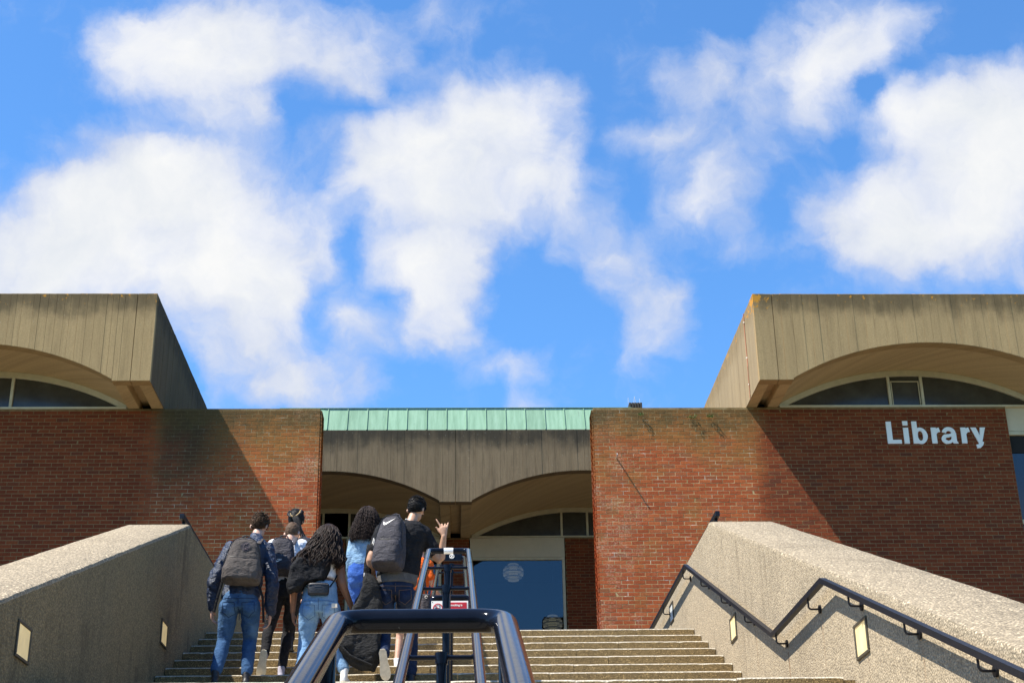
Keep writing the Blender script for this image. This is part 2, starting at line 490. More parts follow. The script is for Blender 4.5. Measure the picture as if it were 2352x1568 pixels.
def mat_aggregate(name, base, dark, peb=70.0, stain=0.5, bumpd=0.010, white=0.5, riser=False):
    """exposed-aggregate concrete: pebbles in a matrix, dark run-off stains"""
    m, n = material(name)
    pos = n.new('ShaderNodeNewGeometry').outputs['Position']
    X, Y, Z = n.sep(pos)
    cell = n.voro(pos, peb, 'Color')
    dist = n.voro(pos, peb, 'Distance')
    r = n.sep(cell)[0]
    pc = n.ramp(r, [(0.0, tuple(b * 0.36 for b in base)), (0.25, tuple(b * 0.82 for b in base)), (0.6, base), (0.86, tuple(min(1, b * 1.22) for b in base)), (1.0, tuple(min(0.9, b * (1.3 + white * 0.7)) for b in base))])
    c = n.mix(n.ss(dist, 0.25, 0.75), pc, tuple(b * 0.62 for b in base))
    big = n.noise(pos, 1.3, 6.0, 0.65)
    vst = n.noise(n.comb(n.math('MULTIPLY', n.math('ADD', X, Y), 7.0), 0.0, n.math('MULTIPLY', Z, 0.8)), 1.0, 5.0, 0.68)
    sm = n.ss(n.math('ADD', n.math('MULTIPLY', big, 0.5), n.math('MULTIPLY', vst, 0.5)), 0.50, 0.68)
    c = n.mix(n.math('MULTIPLY', sm, stain), c, dark)
    c = n.mix(1.0, c, n.ramp(n.noise(pos, 22.0, 4.0, 0.6), [(0.3, 0.82), (0.7, 1.1)]), 'MULTIPLY')
    for yy_, st_ in ((12.08, .85), (10.87, .40), (9.73, .35), (14.46, .40), (13.34, .45), (8.565, .35), (7.414, .4)):
        zt_ = 2.46 if 10.3 < yy_ < 12.2 else (2.46 - (10.38 - yy_) * .3785 if yy_ < 10.3 else 4.20 - (16.58 - yy_) * .397)
        wob = n.math('ADD', Y, n.math('MULTIPLY', n.math('SUBTRACT', n.noise(pos, 12.0, 3.0), 0.5), 0.03))
        dr = n.math('MULTIPLY', n.ss(n.math('ABSOLUTE', n.math('SUBTRACT', wob, yy_)), 0.022, 0.004), n.math('MULTIPLY', n.ss(Z, zt_ - .75, zt_), n.math('LESS_THAN', Z, zt_)))
        c = n.mix(n.math('MULTIPLY', n.math('MULTIPLY', dr, n.math('GREATER_THAN', X, 2.68)), st_), c, (0.16, 0.085, 0.035))
    hole = n.ss(n.noise(n.vm('ADD', pos, (9, 2, 4)), 26.0, 3.0, 0.6), 0.70, 0.76)
    c = n.mix(n.math('MULTIPLY', hole, 0.6), c, tuple(b * 0.25 for b in base))
    n.put(n.b.inputs['Base Color'], c)
    n.b.inputs['Roughness'].default_value = 0.85
    n.b.inputs['Specular IOR Level'].default_value = 0.25
    h = n.math('ADD', n.math('MULTIPLY', n.math('SUBTRACT', 1.0, dist), 0.8), n.math('MULTIPLY', n.noise(pos, 160.0, 2.0), 0.4))
    n.put(n.b.inputs['Normal'], n.bump(h, 0.75, bumpd))
    return m

def mat_paint_tube():
    m, n = material('navy_gloss_paint')
    pos = n.new('ShaderNodeNewGeometry').outputs['Position']
    f = n.noise(pos, 18.0, 5.0, 0.65)
    c = n.ramp(f, [(0.35, (0.004, 0.005, 0.009)), (0.7, (0.007, 0.009, 0.015))])
    chip = n.ss(n.noise(n.vm('ADD', pos, (1, 5, 2)), 45.0, 3.0, 0.5), 0.73, 0.76)
    c = n.mix(n.math('MULTIPLY', chip, 0.5), c, (0.16, 0.17, 0.18))
    n.put(n.b.inputs['Base Color'], c)
    n.put(n.b.inputs['Roughness'], n.ramp(n.noise(pos, 70.0, 4.0, 0.7), [(0.3, 0.09), (0.75, 0.17)]))
    n.b.inputs['Specular IOR Level'].default_value = 0.15
    n.b.inputs['Coat Weight'].default_value = 0.0
    n.b.inputs['Coat Roughness'].default_value = 0.06
    n.put(n.b.inputs['Normal'], n.bump(n.noise(pos, 90.0, 2.0, 0.5), 0.035, 0.002))
    return m

def mat_copper():
    m, n = material('copper_patina')
    pos = n.new('ShaderNodeNewGeometry').outputs['Position']
    X, Y, Z = n.sep(pos)
    st = n.comb(n.math('MULTIPLY', X, 9.0), 0.0, n.math('MULTIPLY', Z, 1.0))
    f = n.noise(st, 1.0, 5.0, 0.65)
    pan = n.white(n.comb(n.math('FLOOR', n.math('DIVIDE', n.math('ADD', X, 0.234), 0.469)), 0.0, 0.0))
    c = n.ramp(f, [(0.30, (0.145, 0.255, 0.165)), (0.55, (0.215, 0.350, 0.235)), (0.75, (0.265, 0.405, 0.285))])
    c = n.mix(1.0, c, n.ramp(pan, [(0.0, 0.88), (1.0, 1.06)]), 'MULTIPLY')
    st2 = n.ss(n.noise(n.vm('ADD', n.comb(n.math('MULTIPLY', X, 14.0), 0.0, n.math('MULTIPLY', Z, 3.0)), (4, 0, 2)), 1.0, 4.0, 0.65), 0.58, 0.78)
    c = n.mix(n.math('MULTIPLY', st2, 0.5), c, (0.11, 0.16, 0.12))
    n.put(n.b.inputs['Base Color'], c)
    n.b.inputs['Roughness'].default_value = 0.75
    n.b.inputs['Specular IOR Level'].default_value = 0.2
    n.put(n.b.inputs['Normal'], n.bump(n.noise(pos, 7.0, 2.0), 0.25, 0.01))
    return m

def mat_glass():
    m, n = material('window_glass')
    nt = n.nt
    nt.nodes.remove(n.b)
    gl = n.new('ShaderNodeBsdfGlossy'); gl.inputs['Roughness'].default_value = 0.012
    gl.inputs['Color'].default_value = (0.80, 0.90, 1.0, 1)
    tr = n.new('ShaderNodeBsdfTransparent'); tr.inputs['Color'].default_value = (0.50, 0.56, 0.58, 1)
    lw = n.new('ShaderNodeFresnel'); lw.inputs['IOR'].default_value = 1.62
    mx = n.new('ShaderNodeMixShader')
    nt.links.new(lw.outputs[0], mx.inputs[0]); nt.links.new(tr.outputs[0], mx.inputs[1]); nt.links.new(gl.outputs[0], mx.inputs[2])
    nt.links.new(mx.outputs[0], n.out.inputs[0])
    return m

M_BRICK = mat_brick()
M_MORTAR = mat_mortar()
M_CONC = mat_concrete('board_marked_concrete', (0.400, 0.268, 0.125), (0.120, 0.084, 0.042), 0.5, 0.95, 12.04, 0.9)
M_CONC_MID = mat_concrete('stained_concrete', (0.225, 0.160, 0.090), (0.052, 0.042, 0.028), 0.9, 0.0, 12.04, 0.95)
M_SIDE_L = mat_concrete('shade_toned_stained_concrete', (0.150, 0.098, 0.046), (0.060, 0.041, 0.021), 0.9, 0.3, 12.04, 0.8)  # darker copy paints the shade on the left side face, over streaky stains
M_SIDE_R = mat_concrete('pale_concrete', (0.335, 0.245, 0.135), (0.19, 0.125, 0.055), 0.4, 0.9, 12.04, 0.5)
M_SOFFIT = mat_concrete('soffit_concrete', (0.53, 0.38, 0.195), (0.28, 0.19, 0.09), 0.5, 0.0, 14.0, 0.3)
M_AGG = mat_aggregate('exposed_aggregate', (0.395, 0.316, 0.208), (0.165, 0.128, 0.080), 62.0, 0.66, 0.013, 1.2)
M_AGG_SHADE = mat_aggregate('shade_toned_stained_aggregate', (0.28, 0.20, 0.095), (0.085, 0.060, 0.030), 62.0, 0.85, 0.012, 0.5)  # base darkened to paint shade on the left inner face, plus some staining
M_STEP = mat_aggregate('step_aggregate', (0.275, 0.190, 0.082), (0.120, 0.084, 0.042), 100.0, 0.75, 0.006, 0.9)
M_NOSE = mat_aggregate('sunlit_worn_nosing', (0.58, 0.51, 0.39), (0.34, 0.28, 0.19), 90.0, 0.25, 0.004, 0.3)  # pale tone paints the sunlit edge line, along with worn nosings
M_TUBE = mat_paint_tube()
M_RAILBAR = simple('dark_rail_paint', (0.010, 0.011, 0.015), 0.40, 0.22, 0.0, 0.3, 40.0, 0.15, 200.0)
M_COPPER = mat_copper()
M_GLASS = mat_glass()
M_DARKGLASS = simple('dark_lunette_glass', (0.060, 0.055, 0.042), 0.16, 0.45, 0.0, 0.25, 3.0)
M_BLUEGLASS = simple('dark_window_glass', (0.012, 0.018, 0.03), 0.04, 0.8, 0.0, 0.2, 3.0)
M_WHITE = simple('cream_painted_timber', (0.58, 0.50, 0.33), 0.55, 0.3, 0.0, 0.10, 6.0, 0.15, 80.0)
M_LINTEL = simple('white_lintel_render', (0.62, 0.52, 0.36), 0.8, 0.2, 0.0, 0.05, 5.0, 0.1, 120.0)
M_SIGNWHITE = simple('white_letter_enamel', (0.93, 0.87, 0.76), 0.45, 0.4, 0.0, 0.03, 10.0)
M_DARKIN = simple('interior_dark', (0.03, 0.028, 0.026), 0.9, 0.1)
M_PAVE = mat_aggregate('plaza_concrete', (0.22, 0.19, 0.15), (0.15, 0.13, 0.1), 30.0, 0.3, 0.004, 0.2)
M_GRASS = simple('mown_grass', (0.060, 0.078, 0.022), 0.9, 0.1, 0.0, 0.4, 3.0, 0.8, 60.0)

ZT = 10.27          # head of the brick walls
FT = 12.04          # top of the concrete roof boxes
YW = 27.0           # brick wall face
YF = 25.57          # fascia of the two side boxes
ZP = 3.70           # plaza level
GZ = -1.65          # ground where the photographer stands
CX = -0.063         # centre line of the stair

# ------------------------------------------------------------------ ground, plaza, banks, stair
g = MB(); g.box(-420, 420, -420, 520, GZ - 0.4, GZ)
tag(g.build('ground', M_GRASS), kind='structure')
g = MB(); g.box(-60, 60, 17.25, 90, GZ - 0.05, ZP - 0.004)
tag(g.build('plaza', M_PAVE), kind='structure')
for sgn, xa, xb in ((-1, -60, -3.52), (1, 3.42, 60)):
    g = MB()
    g.add([(xa, 1.0, GZ - .05), (xb, 1.0, GZ - .05), (xa, 1.0, GZ + .02), (xb, 1.0, GZ + .02), (xa, 17.24, ZP), (xb, 17.24, ZP), (xa, 17.24, GZ - .05), (xb, 17.24, GZ - .05)],
          [(0, 1, 3, 2), (2, 3, 5, 4), (4, 5, 7, 6), (0, 2, 4, 6), (1, 7, 5, 3), (0, 6, 7, 1)])
    tag(g.build('grass_bank', M_GRASS), kind='structure')

M_LEAF = simple('summer_leaves', (0.045, 0.070, 0.020), 0.7, 0.25, 0.0, 0.4, 4.0)
tl = MB(); rt = random.Random(5)  # unseen trees added behind the camera to darken tube reflections and low sky fill
for k in range(34):
    cx0, cy0, rr0 = -52 + k * 3.2 + rt.uniform(-1, 1), -26 + rt.uniform(-6, 4), rt.uniform(3.0, 5.2)
    hh = rt.uniform(7.5, 12.5)
    for q in range(150):
        d = Vector((rt.gauss(0, 1), rt.gauss(0, 1), rt.gauss(0, 1))).normalized() * rr0 * rt.uniform(.55, 1.05)
        p = Vector((cx0, cy0, GZ + hh * .55)) + Vector((d.x, d.y, d.z * hh * .45 / rr0))
        s1 = Vector((rt.gauss(0, 1), rt.gauss(0, 1), rt.gauss(0, 1))).normalized() * rt.uniform(.5, 1.0); s2 = s1.cross(Vector((rt.gauss(0, 1), rt.gauss(0, 1), rt.gauss(0, 1)))).normalized() * rt.uniform(.5, 1.0)
        tl.add([p - s1, p + s2, p + s1, p - s2], [(0, 1, 2, 3)])
    tl.tube([(cx0, cy0, GZ), (cx0, cy0, GZ + hh * .6)], [.28, .14], 7)
tag(tl.build('unseen_treeline', M_LEAF), 'line of leafy trees added unseen behind the camera to darken reflections', 'trees', kind='stuff')

stair = thing('staircase', None, None, (CX, 2.0, GZ), kind='structure')
def step_slabs(y, ztop, zbot, depth, xl=-2.825, xr=2.695, seed=0):
    r = random.Random(seed)
    xs = [xl]
    while xs[-1] < xr - 0.9:
        xs.append(xs[-1] + r.uniform(0.85, 1.55))
    if xr - xs[-1] < 0.45 and len(xs) > 1:
        xs[-1] = xr
    else:
        xs.append(xr)
    for a, b in zip(xs[:-1], xs[1:]):
        a2, b2 = a + 0.002, b - 0.002
        nseg = max(3, int((b2 - a2) / 0.05))
        dz, dy = r.uniform(-0.004, 0.004), r.uniform(-0.004, 0.004)
        rings = []
        chips = [(r.uniform(a2, b2), r.uniform(0.02, 0.06), r.uniform(0.008, 0.03)) for _ in range(r.randint(1, 3))]
        for k in range(nseg + 1):
            x = a2 + (b2 - a2) * k / nseg
            j = 0.004 * mnoise.noise(Vector((x * 11.0, y * 7, ztop * 5))) + 0.0015 * r.uniform(-1, 1)
            ch = sum(d * max(0.0, 1 - abs(x - c) / w) for c, w, d in chips)
            end = 0.010 if k in (0, nseg) else 0.0
            z = ztop + dz; yy = y + dy
            e = 0.010 + j + ch * 0.6 + end
            rings.append([(x, yy + depth, zbot), (x, yy + depth, z), (x, yy + 0.030 + e, z), (x, yy + 0.016 + e * 0.3, z - 0.004 - ch * .3), (x, yy + 0.004, z - 0.007 - e * 0.35), (x, yy, z - 0.011 - e * .55), (x, yy, zbot)])
        mb = MB()
        mb.loft(rings)
        nn = 7
        for fi, f in enumerate(mb.f):
            if len(f) == 4 and fi < (len(rings) - 1) * nn and fi % nn in (1, 2, 3, 4): mb.mi[fi] = 1
        mb.build('step_slab', [M_STEP, M_NOSE], stair)
core = MB()
for i in range(11):
    y, z = 16.79 - 0.443 * i, ZP - 0.165 * i
    step_slabs(y, z, z - 0.164, 0.47, seed=100 + i)
    core.box(-2.82, 2.69, y + 0.03, y + 0.46, GZ, z - 0.17)
step_slabs(10.07, 1.885, 1.885 - .1595, 0.9, xl=-2.42, xr=2.61, seed=300)
core.box(-2.82, 2.69, 10.10, 12.40, GZ, 1.885 - 0.165)
land = MB(); land.box(-2.82, 2.69, 10.97, 12.38, 1.71, 1.882); land.box(-2.82, -2.424, 10.075, 10.966, 1.70, 1.86); land.box(2.614, 2.69, 10.075, 10.966, 1.70, 1.86)
land.build('landing', M_STEP, stair)
for i in range(1, 14):
    y, z = 10.07 - 0.443 * i, 1.885 - 0.1595 * i
    step_slabs(y, z, z - 0.159, 0.47, seed=400 + i)
    core.box(-2.82, 2.69, y + 0.03, y + 0.46, GZ, z - 0.17)
core.box(-2.82, 2.69, 2.23, 4.33, GZ, -0.36 - .16)
land = MB(); land.box(-2.82, 2.69, 2.68, 4.32, -0.50, -0.352)
land.build('landing', M_STEP, stair)
for i in range(8):
    y, z = 2.2 - 0.443 * i, -0.35 - 0.1625 * i
    step_slabs(y, z, z - 0.162, 0.47, seed=500 + i)
    core.box(-2.82, 2.69, y + 0.03, y + 0.46, GZ - .02, max(z - 0.17, GZ - .01))
core.build('stair_core', M_STEP, stair)

# ------------------------------------------------------------------ parapet walls of the stair
def ptop(y):
    return 4.548 - 0.371 * max(0.0, 15.42 - y)
def parapet(x_in, x_out, label, inner=None):
    ys = [-4.0] + [(-4.0 + 0.12 * k) for k in range(1, 162)] + [15.42, 15.6, 18, 21, 24, 26.98]
    ys = sorted(set(ys))
    rings = []
    s = 1 if x_out > x_in else -1
    for y in ys:
        z = ptop(y)
        if z < GZ + 0.3: z = GZ + 0.3
        w = lambda k: 0.006 * mnoise.noise(Vector((k * 3.1, y * 5.5, k))) + 0.004 * mnoise.noise(Vector((k * 1.7 + 5, y * 17.0, k)))
        rings.append([(x_in, y, GZ - .1), (x_in, y, z - 0.035 + w(1)), (x_in + s * 0.012 + s * w(2), y, z - 0.010 + w(3)), (x_in + s * 0.045, y, z + w(4) * .5),
                      (x_out - s * 0.04, y, z + w(5) * .5), (x_out - s * 0.008, y, z - 0.012 + w(6)), (x_out, y, z - 0.04), (x_out, y, GZ - .1)])
    t = thing('parapet_wall', label, 'wall', ((x_in + x_out) / 2, 10.0, GZ))
    mb = MB().loft(rings)
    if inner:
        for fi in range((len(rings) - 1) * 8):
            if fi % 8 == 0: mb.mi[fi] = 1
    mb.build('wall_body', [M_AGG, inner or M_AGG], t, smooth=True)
    return t
parapet(-2.83, -3.52, 'sloping pebbledash concrete stair wall on the shaded left side of the steps', M_AGG_SHADE)
parapet(2.70, 3.42, 'sloping pebbledash concrete stair wall in sunlight carrying the dark wall handrail')

# recessed lights in the stair walls
M_LENS = simple('cream_light_lens', (0.66, 0.54, 0.29), 0.35, 0.5, 0.0, 0.22, 7.0, emit=((1.0, 0.74, 0.34), 0.17))
M_LENS_OFF = simple('pale_light_lens', (0.62, 0.64, 0.62), 0.35, 0.5, 0.0, 0.05, 6.0)
M_FRAME = simple('bronze_light_frame', (0.10, 0.085, 0.06), 0.5, 0.5, 0.6, 0.3, 20.0)
def wall_light(x, y, z, side, label, lens):
    t = thing('wall_light', label, 'wall light', (x, y, z), group='recessed lights in the stair walls')
    d = -side  # towards the stair
    hw, hh, fw = 0.16, 0.12, 0.021
    f = MB()
    xs = sorted((x - d * 0.02, x + d * 0.014))
    f.bbox(*xs, y - hw, y + hw, z + hh - fw, z + hh, 0.003); f.bbox(*xs, y - hw, y + hw, z - hh, z - hh + fw, 0.003)
    f.bbox(*xs, y - hw, y - hw + fw, z - hh + fw + .001, z + hh - fw - .001, 0.003); f.bbox(*xs, y + hw - fw, y + hw, z - hh + fw + .001, z + hh - fw - .001, 0.003)
    f.build('frame', M_FRAME, t)
    xs = sorted((x - d * 0.02, x + d * 0.006))
    MB().box(*xs, y - hw + fw, y + hw - fw, z - hh + fw, z + hh - fw).build('lens', lens, t)
wall_light(2.70, 9.82, 2.086, 1, 'lit cream step light in the sunny stair wall below the handrail peak', M_LENS)
wall_light(2.70, 14.38, 3.166, 1, 'lit cream step light in the sunny stair wall beside the upper steps', M_LENS)
wall_light(2.70, 18.48, 4.268, 1, 'unlit pale light in the sunny stair wall beyond the top step', M_LENS_OFF)
wall_light(-2.83, 9.78, 2.098, -1, 'lit cream step light nearest the bottom of the shaded stair wall', M_LENS)
wall_light(-2.83, 14.40, 3.158, -1, 'lit cream step light in the shaded stair wall beside the upper steps', M_LENS)

# wall handrail on the sunny side
hr = thing('wall_handrail', 'dark square-section handrail zigzagging along the sunny right stair wall', 'handrail', (2.62, 10.0, 0.0))
HX = 2.61
def zrail(y):
    if y > 16.58: return 4.37
    if y > 12.18: return 4.37 - (16.58 - y) * (4.37 - 2.622) / 4.40
    if y > 10.38: return 2.622
    return 2.622 - (10.38 - y) * 0.3785
def sweep_rect(pts, hw, hh):
    """square bar along a polyline in the y,z plane with mitred corners (vertical sides kept)"""
    rings = []
    for i, (y, z) in enumerate(pts):
        rings.append([(HX - hw, y, z - hh), (HX + hw, y, z - hh), (HX + hw, y, z + hh), (HX - hw, y, z + hh)])
    return MB().loft(rings)
sweep_rect([(-1.5, zrail(-1.5)), (10.38, 2.622), (12.18, 2.622), (16.58, 4.37), (22.0, 4.37)], 0.021, 0.020).build('rail', M_RAILBAR, hr)
for y in (18.6, 16.81, 15.6, 14.46, 13.34, 12.08, 10.87, 9.73, 8.565, 7.414, 6.2, 5.0, 3.8, 2.6, 1.4):
    b = MB(); z = zrail(y)
    b.tube([(HX, y, z - 0.02), (HX, y, z - 0.075), (HX + 0.008, y, z - 0.088), (HX + 0.02, y, z - 0.092), (2.70, y, z - 0.092)], 0.0075, 8)
    b.tube([(2.699, y, z - 0.092), (2.686, y, z - 0.092)], 0.032, 14)
    b.build('bracket', M_RAILBAR, hr, smooth=True)

# guard rails along the tops of the level stair walls
for x, lab in ((-3.13, 'dark square guard rail end above the shaded left stair wall'), (3.0, 'dark square guard rail end above the sunny right stair wall')):
    t = thing('guard_rail', lab, 'guard rail', (x, 17, 4.5))
    MB().bbox(x - 0.026, x + 0.026, 16.46, 26.9, 4.925, 4.985, 0.004).build('rail', M_RAILBAR, t)
    for k in range(7):
        y = 16.58 + k * 1.6
        MB().box(x - 0.016, x + 0.016, y, y + 0.05, 4.53, 4.924).build('post', M_RAILBAR, t)

# ------------------------------------------------------------------ brickwork
def brick_mesh(L=0.2165, H=0.0655, D=0.03, b=0.0025):
    m = MB(); hx, hz = L / 2, H / 2
    f = [(-hx + b, 0, -hz + b), (hx - b, 0, -hz + b), (hx - b, 0, hz - b), (-hx + b, 0, hz - b)]
    e = [(-hx, b, -hz), (hx, b, -hz), (hx, b, hz), (-hx, b, hz)]
    k = [(-hx, D, -hz), (hx, D, -hz), (hx, D, hz), (-hx, D, hz)]
    m.add(f + e + k, [(0, 1, 2, 3)] + [(i, i + 4, (i + 1) % 4 + 4, (i + 1) % 4) for i in range(4)] + [(i + 4, i + 8, (i + 1) % 4 + 8, (i + 1) % 4 + 4) for i in range(4)])
    return m
BR = brick_mesh()
ME_BRICKS = [brick_mesh(0.2165 + random.uniform(-.0015, .0015), 0.0655 + random.uniform(-.001, .001)).mesh('brick', M_BRICK) for _ in range(5)]
def frame_visible(p):
    d = p.dot(v_f)
    if d < 1: return False
    x = 512 + 1489.73 * p.dot(v_r) / d; y = 341.4 - 1489.73 * p.dot(v_u) / d
    if not (4 < x < 1020 and y < 678): return False
    return x, y
def wall_y(parent, x0, x1, z0, z1, y, want, jit=0.0014, reject=None, zgrid=20.0):
    """running-bond brick face in the plane y; `want` bricks become objects, the rest one mesh"""
    st = MB(); cand = []
    r0 = int(math.floor((z0 + zgrid) / 0.075 + 1e-6)); r1 = int(math.ceil((z1 + zgrid) / 0.075 - 1e-6))
    for row in range(r0, r1):
        za, zb = row * 0.075 - zgrid, row * 0.075 - zgrid + 0.075
        if zb > z1 + 0.02 or za < z0 - 0.02: continue
        zc = (za + zb) / 2
        par = 0.5 * (row % 2)
        c0 = int(math.floor((x0 + y) / 0.225 + par)) - 1; c1 = int(math.ceil((x1 + y) / 0.225 + par)) + 1
        for c in range(c0, c1):
            a = (c - par) * 0.225 - y; b = a + 0.225
            a2, b2 = max(a, x0), min(b, x1)
            if b2 - a2 < 0.03: continue
            full = b2 - a2 > 0.2249
            xc = (a2 + b2) / 2
            p = Vector((xc, y, zc))
            if reject and reject(xc, zc): continue
            dy = random.uniform(-jit, jit); tilt = random.uniform(-0.006, 0.006); tw = random.uniform(-0.008, 0.008)
            mat = Matrix.Translation((xc, y + dy * (3 if zb > ZT - .02 and y < 30 else 1), zc + (random.uniform(-.006, .012) if zb > ZT - .02 and y < 30 and abs(xc) < 5.6 else random.uniform(-.001, .001)))) @ Matrix.Rotation(tilt, 4, 'X') @ Matrix.Rotation(tw, 4, 'Z') @ Matrix.Rotation(random.uniform(-.006, .006), 4, 'Y')
            vis = frame_visible(p)
            cand.append((vis, full, p.length, mat, (b2 - a2 - 0.0085) / 0.2165))
    pick = set()
    if want:
        idx = [i for i, c in enumerate(cand) if c[0] and c[1]]
        idx.sort(key=lambda i: (0 if cand[i][0] and ok_px(*cand[i][0]) else 1, cand[i][2]))
        pick = set(idx[:want])
    for i, (vis, full, d, mat, sx) in enumerate(cand):
        if i in pick:
            link_copy(random.choice(ME_BRICKS), 'brick', parent, mat)
        else:
            st.add([mat @ Vector((v[0] * sx, v[1], v[2])) for v in BR.v], BR.f)
    return st
def ok_px(x, y):
    """clear of the stair walls and the people in front"""
    if x < 260: return y < min(560 - 0.33 * (x), 520) and y < 515
    if x > 760: return y < 515 + (x - 760) * 0.33
    return y < 500 if x < 330 else y < 620
def reveal_x(st, x, y0, y1, z0, z1, sgn):
    """bricks on the end face of a wall, in the plane x"""
    for row in range(int(math.floor((z0 + 20) / 0.075)), int(math.ceil((z1 + 20) / 0.075))):
        za = row * 0.075 - 20; zc = za + 0.0375
        if za + .075 > z1 + .02: continue
        yy = y0 + (0.1125 if row % 2 else 0.0)
        segs = [(y0, y0 + 0.1125)] if row % 2 else []
        while yy < y1 - 0.02:
            segs.append((yy, min(yy + 0.225, y1))); yy += 0.225
        for a, b in segs:
            mat = Matrix.Translation((x + random.uniform(-.002, .002), (a + b) / 2, zc)) @ Matrix.Rotation(math.radians(90) * (1 if sgn > 0 else -1), 4, 'Z')
            sx = (b - a - 0.0085) / 0.2165
            st.add([mat @ Vector((v[0] * sx, v[1], v[2])) for v in BR.v], BR.f)

def wing(sgn, xin, xout, label):
    t = thing('brick_wall', label, 'wall', (sgn * 6.0, YW, ZP))
    x0, x1 = sorted((xin, xout))
    MB().box(x0 + (0.007 if sgn > 0 else 0), x1 - (0.007 if sgn < 0 else 0), YW + 0.0020, YW + 0.443, ZP - 0.3, ZT - 0.008).build('mortar_bed', M_MORTAR, t)
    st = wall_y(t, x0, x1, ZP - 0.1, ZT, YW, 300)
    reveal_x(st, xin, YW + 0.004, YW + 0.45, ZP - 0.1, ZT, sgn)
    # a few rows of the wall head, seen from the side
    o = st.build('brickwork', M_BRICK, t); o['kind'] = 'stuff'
    return t
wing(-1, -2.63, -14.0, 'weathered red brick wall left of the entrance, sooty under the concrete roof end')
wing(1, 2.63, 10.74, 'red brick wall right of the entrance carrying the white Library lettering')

# ------------------------------------------------------------------ arched concrete roof boxes
HS, RISE = 2.63, 0.72
RAD = (HS * HS + RISE * RISE) / (2 * RISE)
def arch_z(x, crowns, spring=ZT + 0.03):
    for c in crowns:
        if abs(x - c) <= HS:
            return spring + RISE - RAD + math.sqrt(RAD * RAD - (x - c) ** 2)
    return ZT
def fascia_panel(parent, x0, x1, y, crowns, mat, seed, th=0.24, top=FT):
    r = random.Random(seed)
    edges = [x0]
    while edges[-1] < x1 - 0.25:
        edges.append(edges[-1] + r.choice((0.11, 0.15, 0.155, 0.16, 0.21)))
    edges = [e for e in edges if e < x1 - 0.08] + [x1]
    brk = sorted({c + s * HS for c in crowns for s in (-1, 1)})
    prof = []
    for a, b in zip(edges[:-1], edges[1:]):
        d = r.uniform(0, 0.006)
        deep = r.random() < 0.35
        xs = [a + 0.002] + [a + 0.002 + (b - a - 0.004) * k / 3 for k in (1, 2)] + [b - 0.002]
        for q in brk:
            if a + .003 < q < b - .003: xs += [q - 0.0005, q + 0.0005]
        for x in sorted(xs): prof.append((x, d))
        if b < x1: prof.append((b, d + (0.014 if deep else 0.004)))
    rings = []
    for x, d in prof:
        zb = arch_z(x, crowns)
        j = 0.003 * mnoise.noise(Vector((x * 20, seed, 0)))
        rings.append([(x, y + d, zb + 0.008 + j), (x, y + d, top - 0.012 + j), (x, y + d + 0.012, top + j), (x, y + th, top), (x, y + th, zb), (x, y + d + 0.008, zb)])
    return MB().loft(rings).build('fascia_panel', mat, parent)
def vault(parent, c, y0, y1, mat, ny=6):
    rings = []
    for k in range(ny + 1):
        y = y0 + (y1 - y0) * k / ny
        up = [(c - HS + 2 * HS * i / 40) for i in range(41)]
        low = [(x, y, arch_z(max(c - HS + .001, min(c + HS - .001, x)), [c]) + 0.035) for x in up]
        rings.append(low + [(c + HS + 0.0, y, FT - 0.25), (c - HS - 0.0, y, FT - 0.25)])
    return MB().loft(rings).build('vault_soffit', mat, parent, smooth=True)
def ribs(parent, xa, xb, y0, y1, mat):
    w = xb - xa
    m1, m2 = xa + w * 0.33, xa + w * 0.66
    MB().bbox(xa + 0.002, m1, y0, y1, ZT + 0.002, FT - 0.3, 0.012).build('soffit_rib', mat, parent)
    MB().bbox(m2, xb - 0.002, y0, y1, ZT + 0.002, FT - 0.3, 0.012).build('soffit_rib', mat, parent)
    MB().box(m1 + .001, m2 - .001, y0, y1, ZT + 0.17, FT - 0.3).build('soffit_recess', mat, parent)
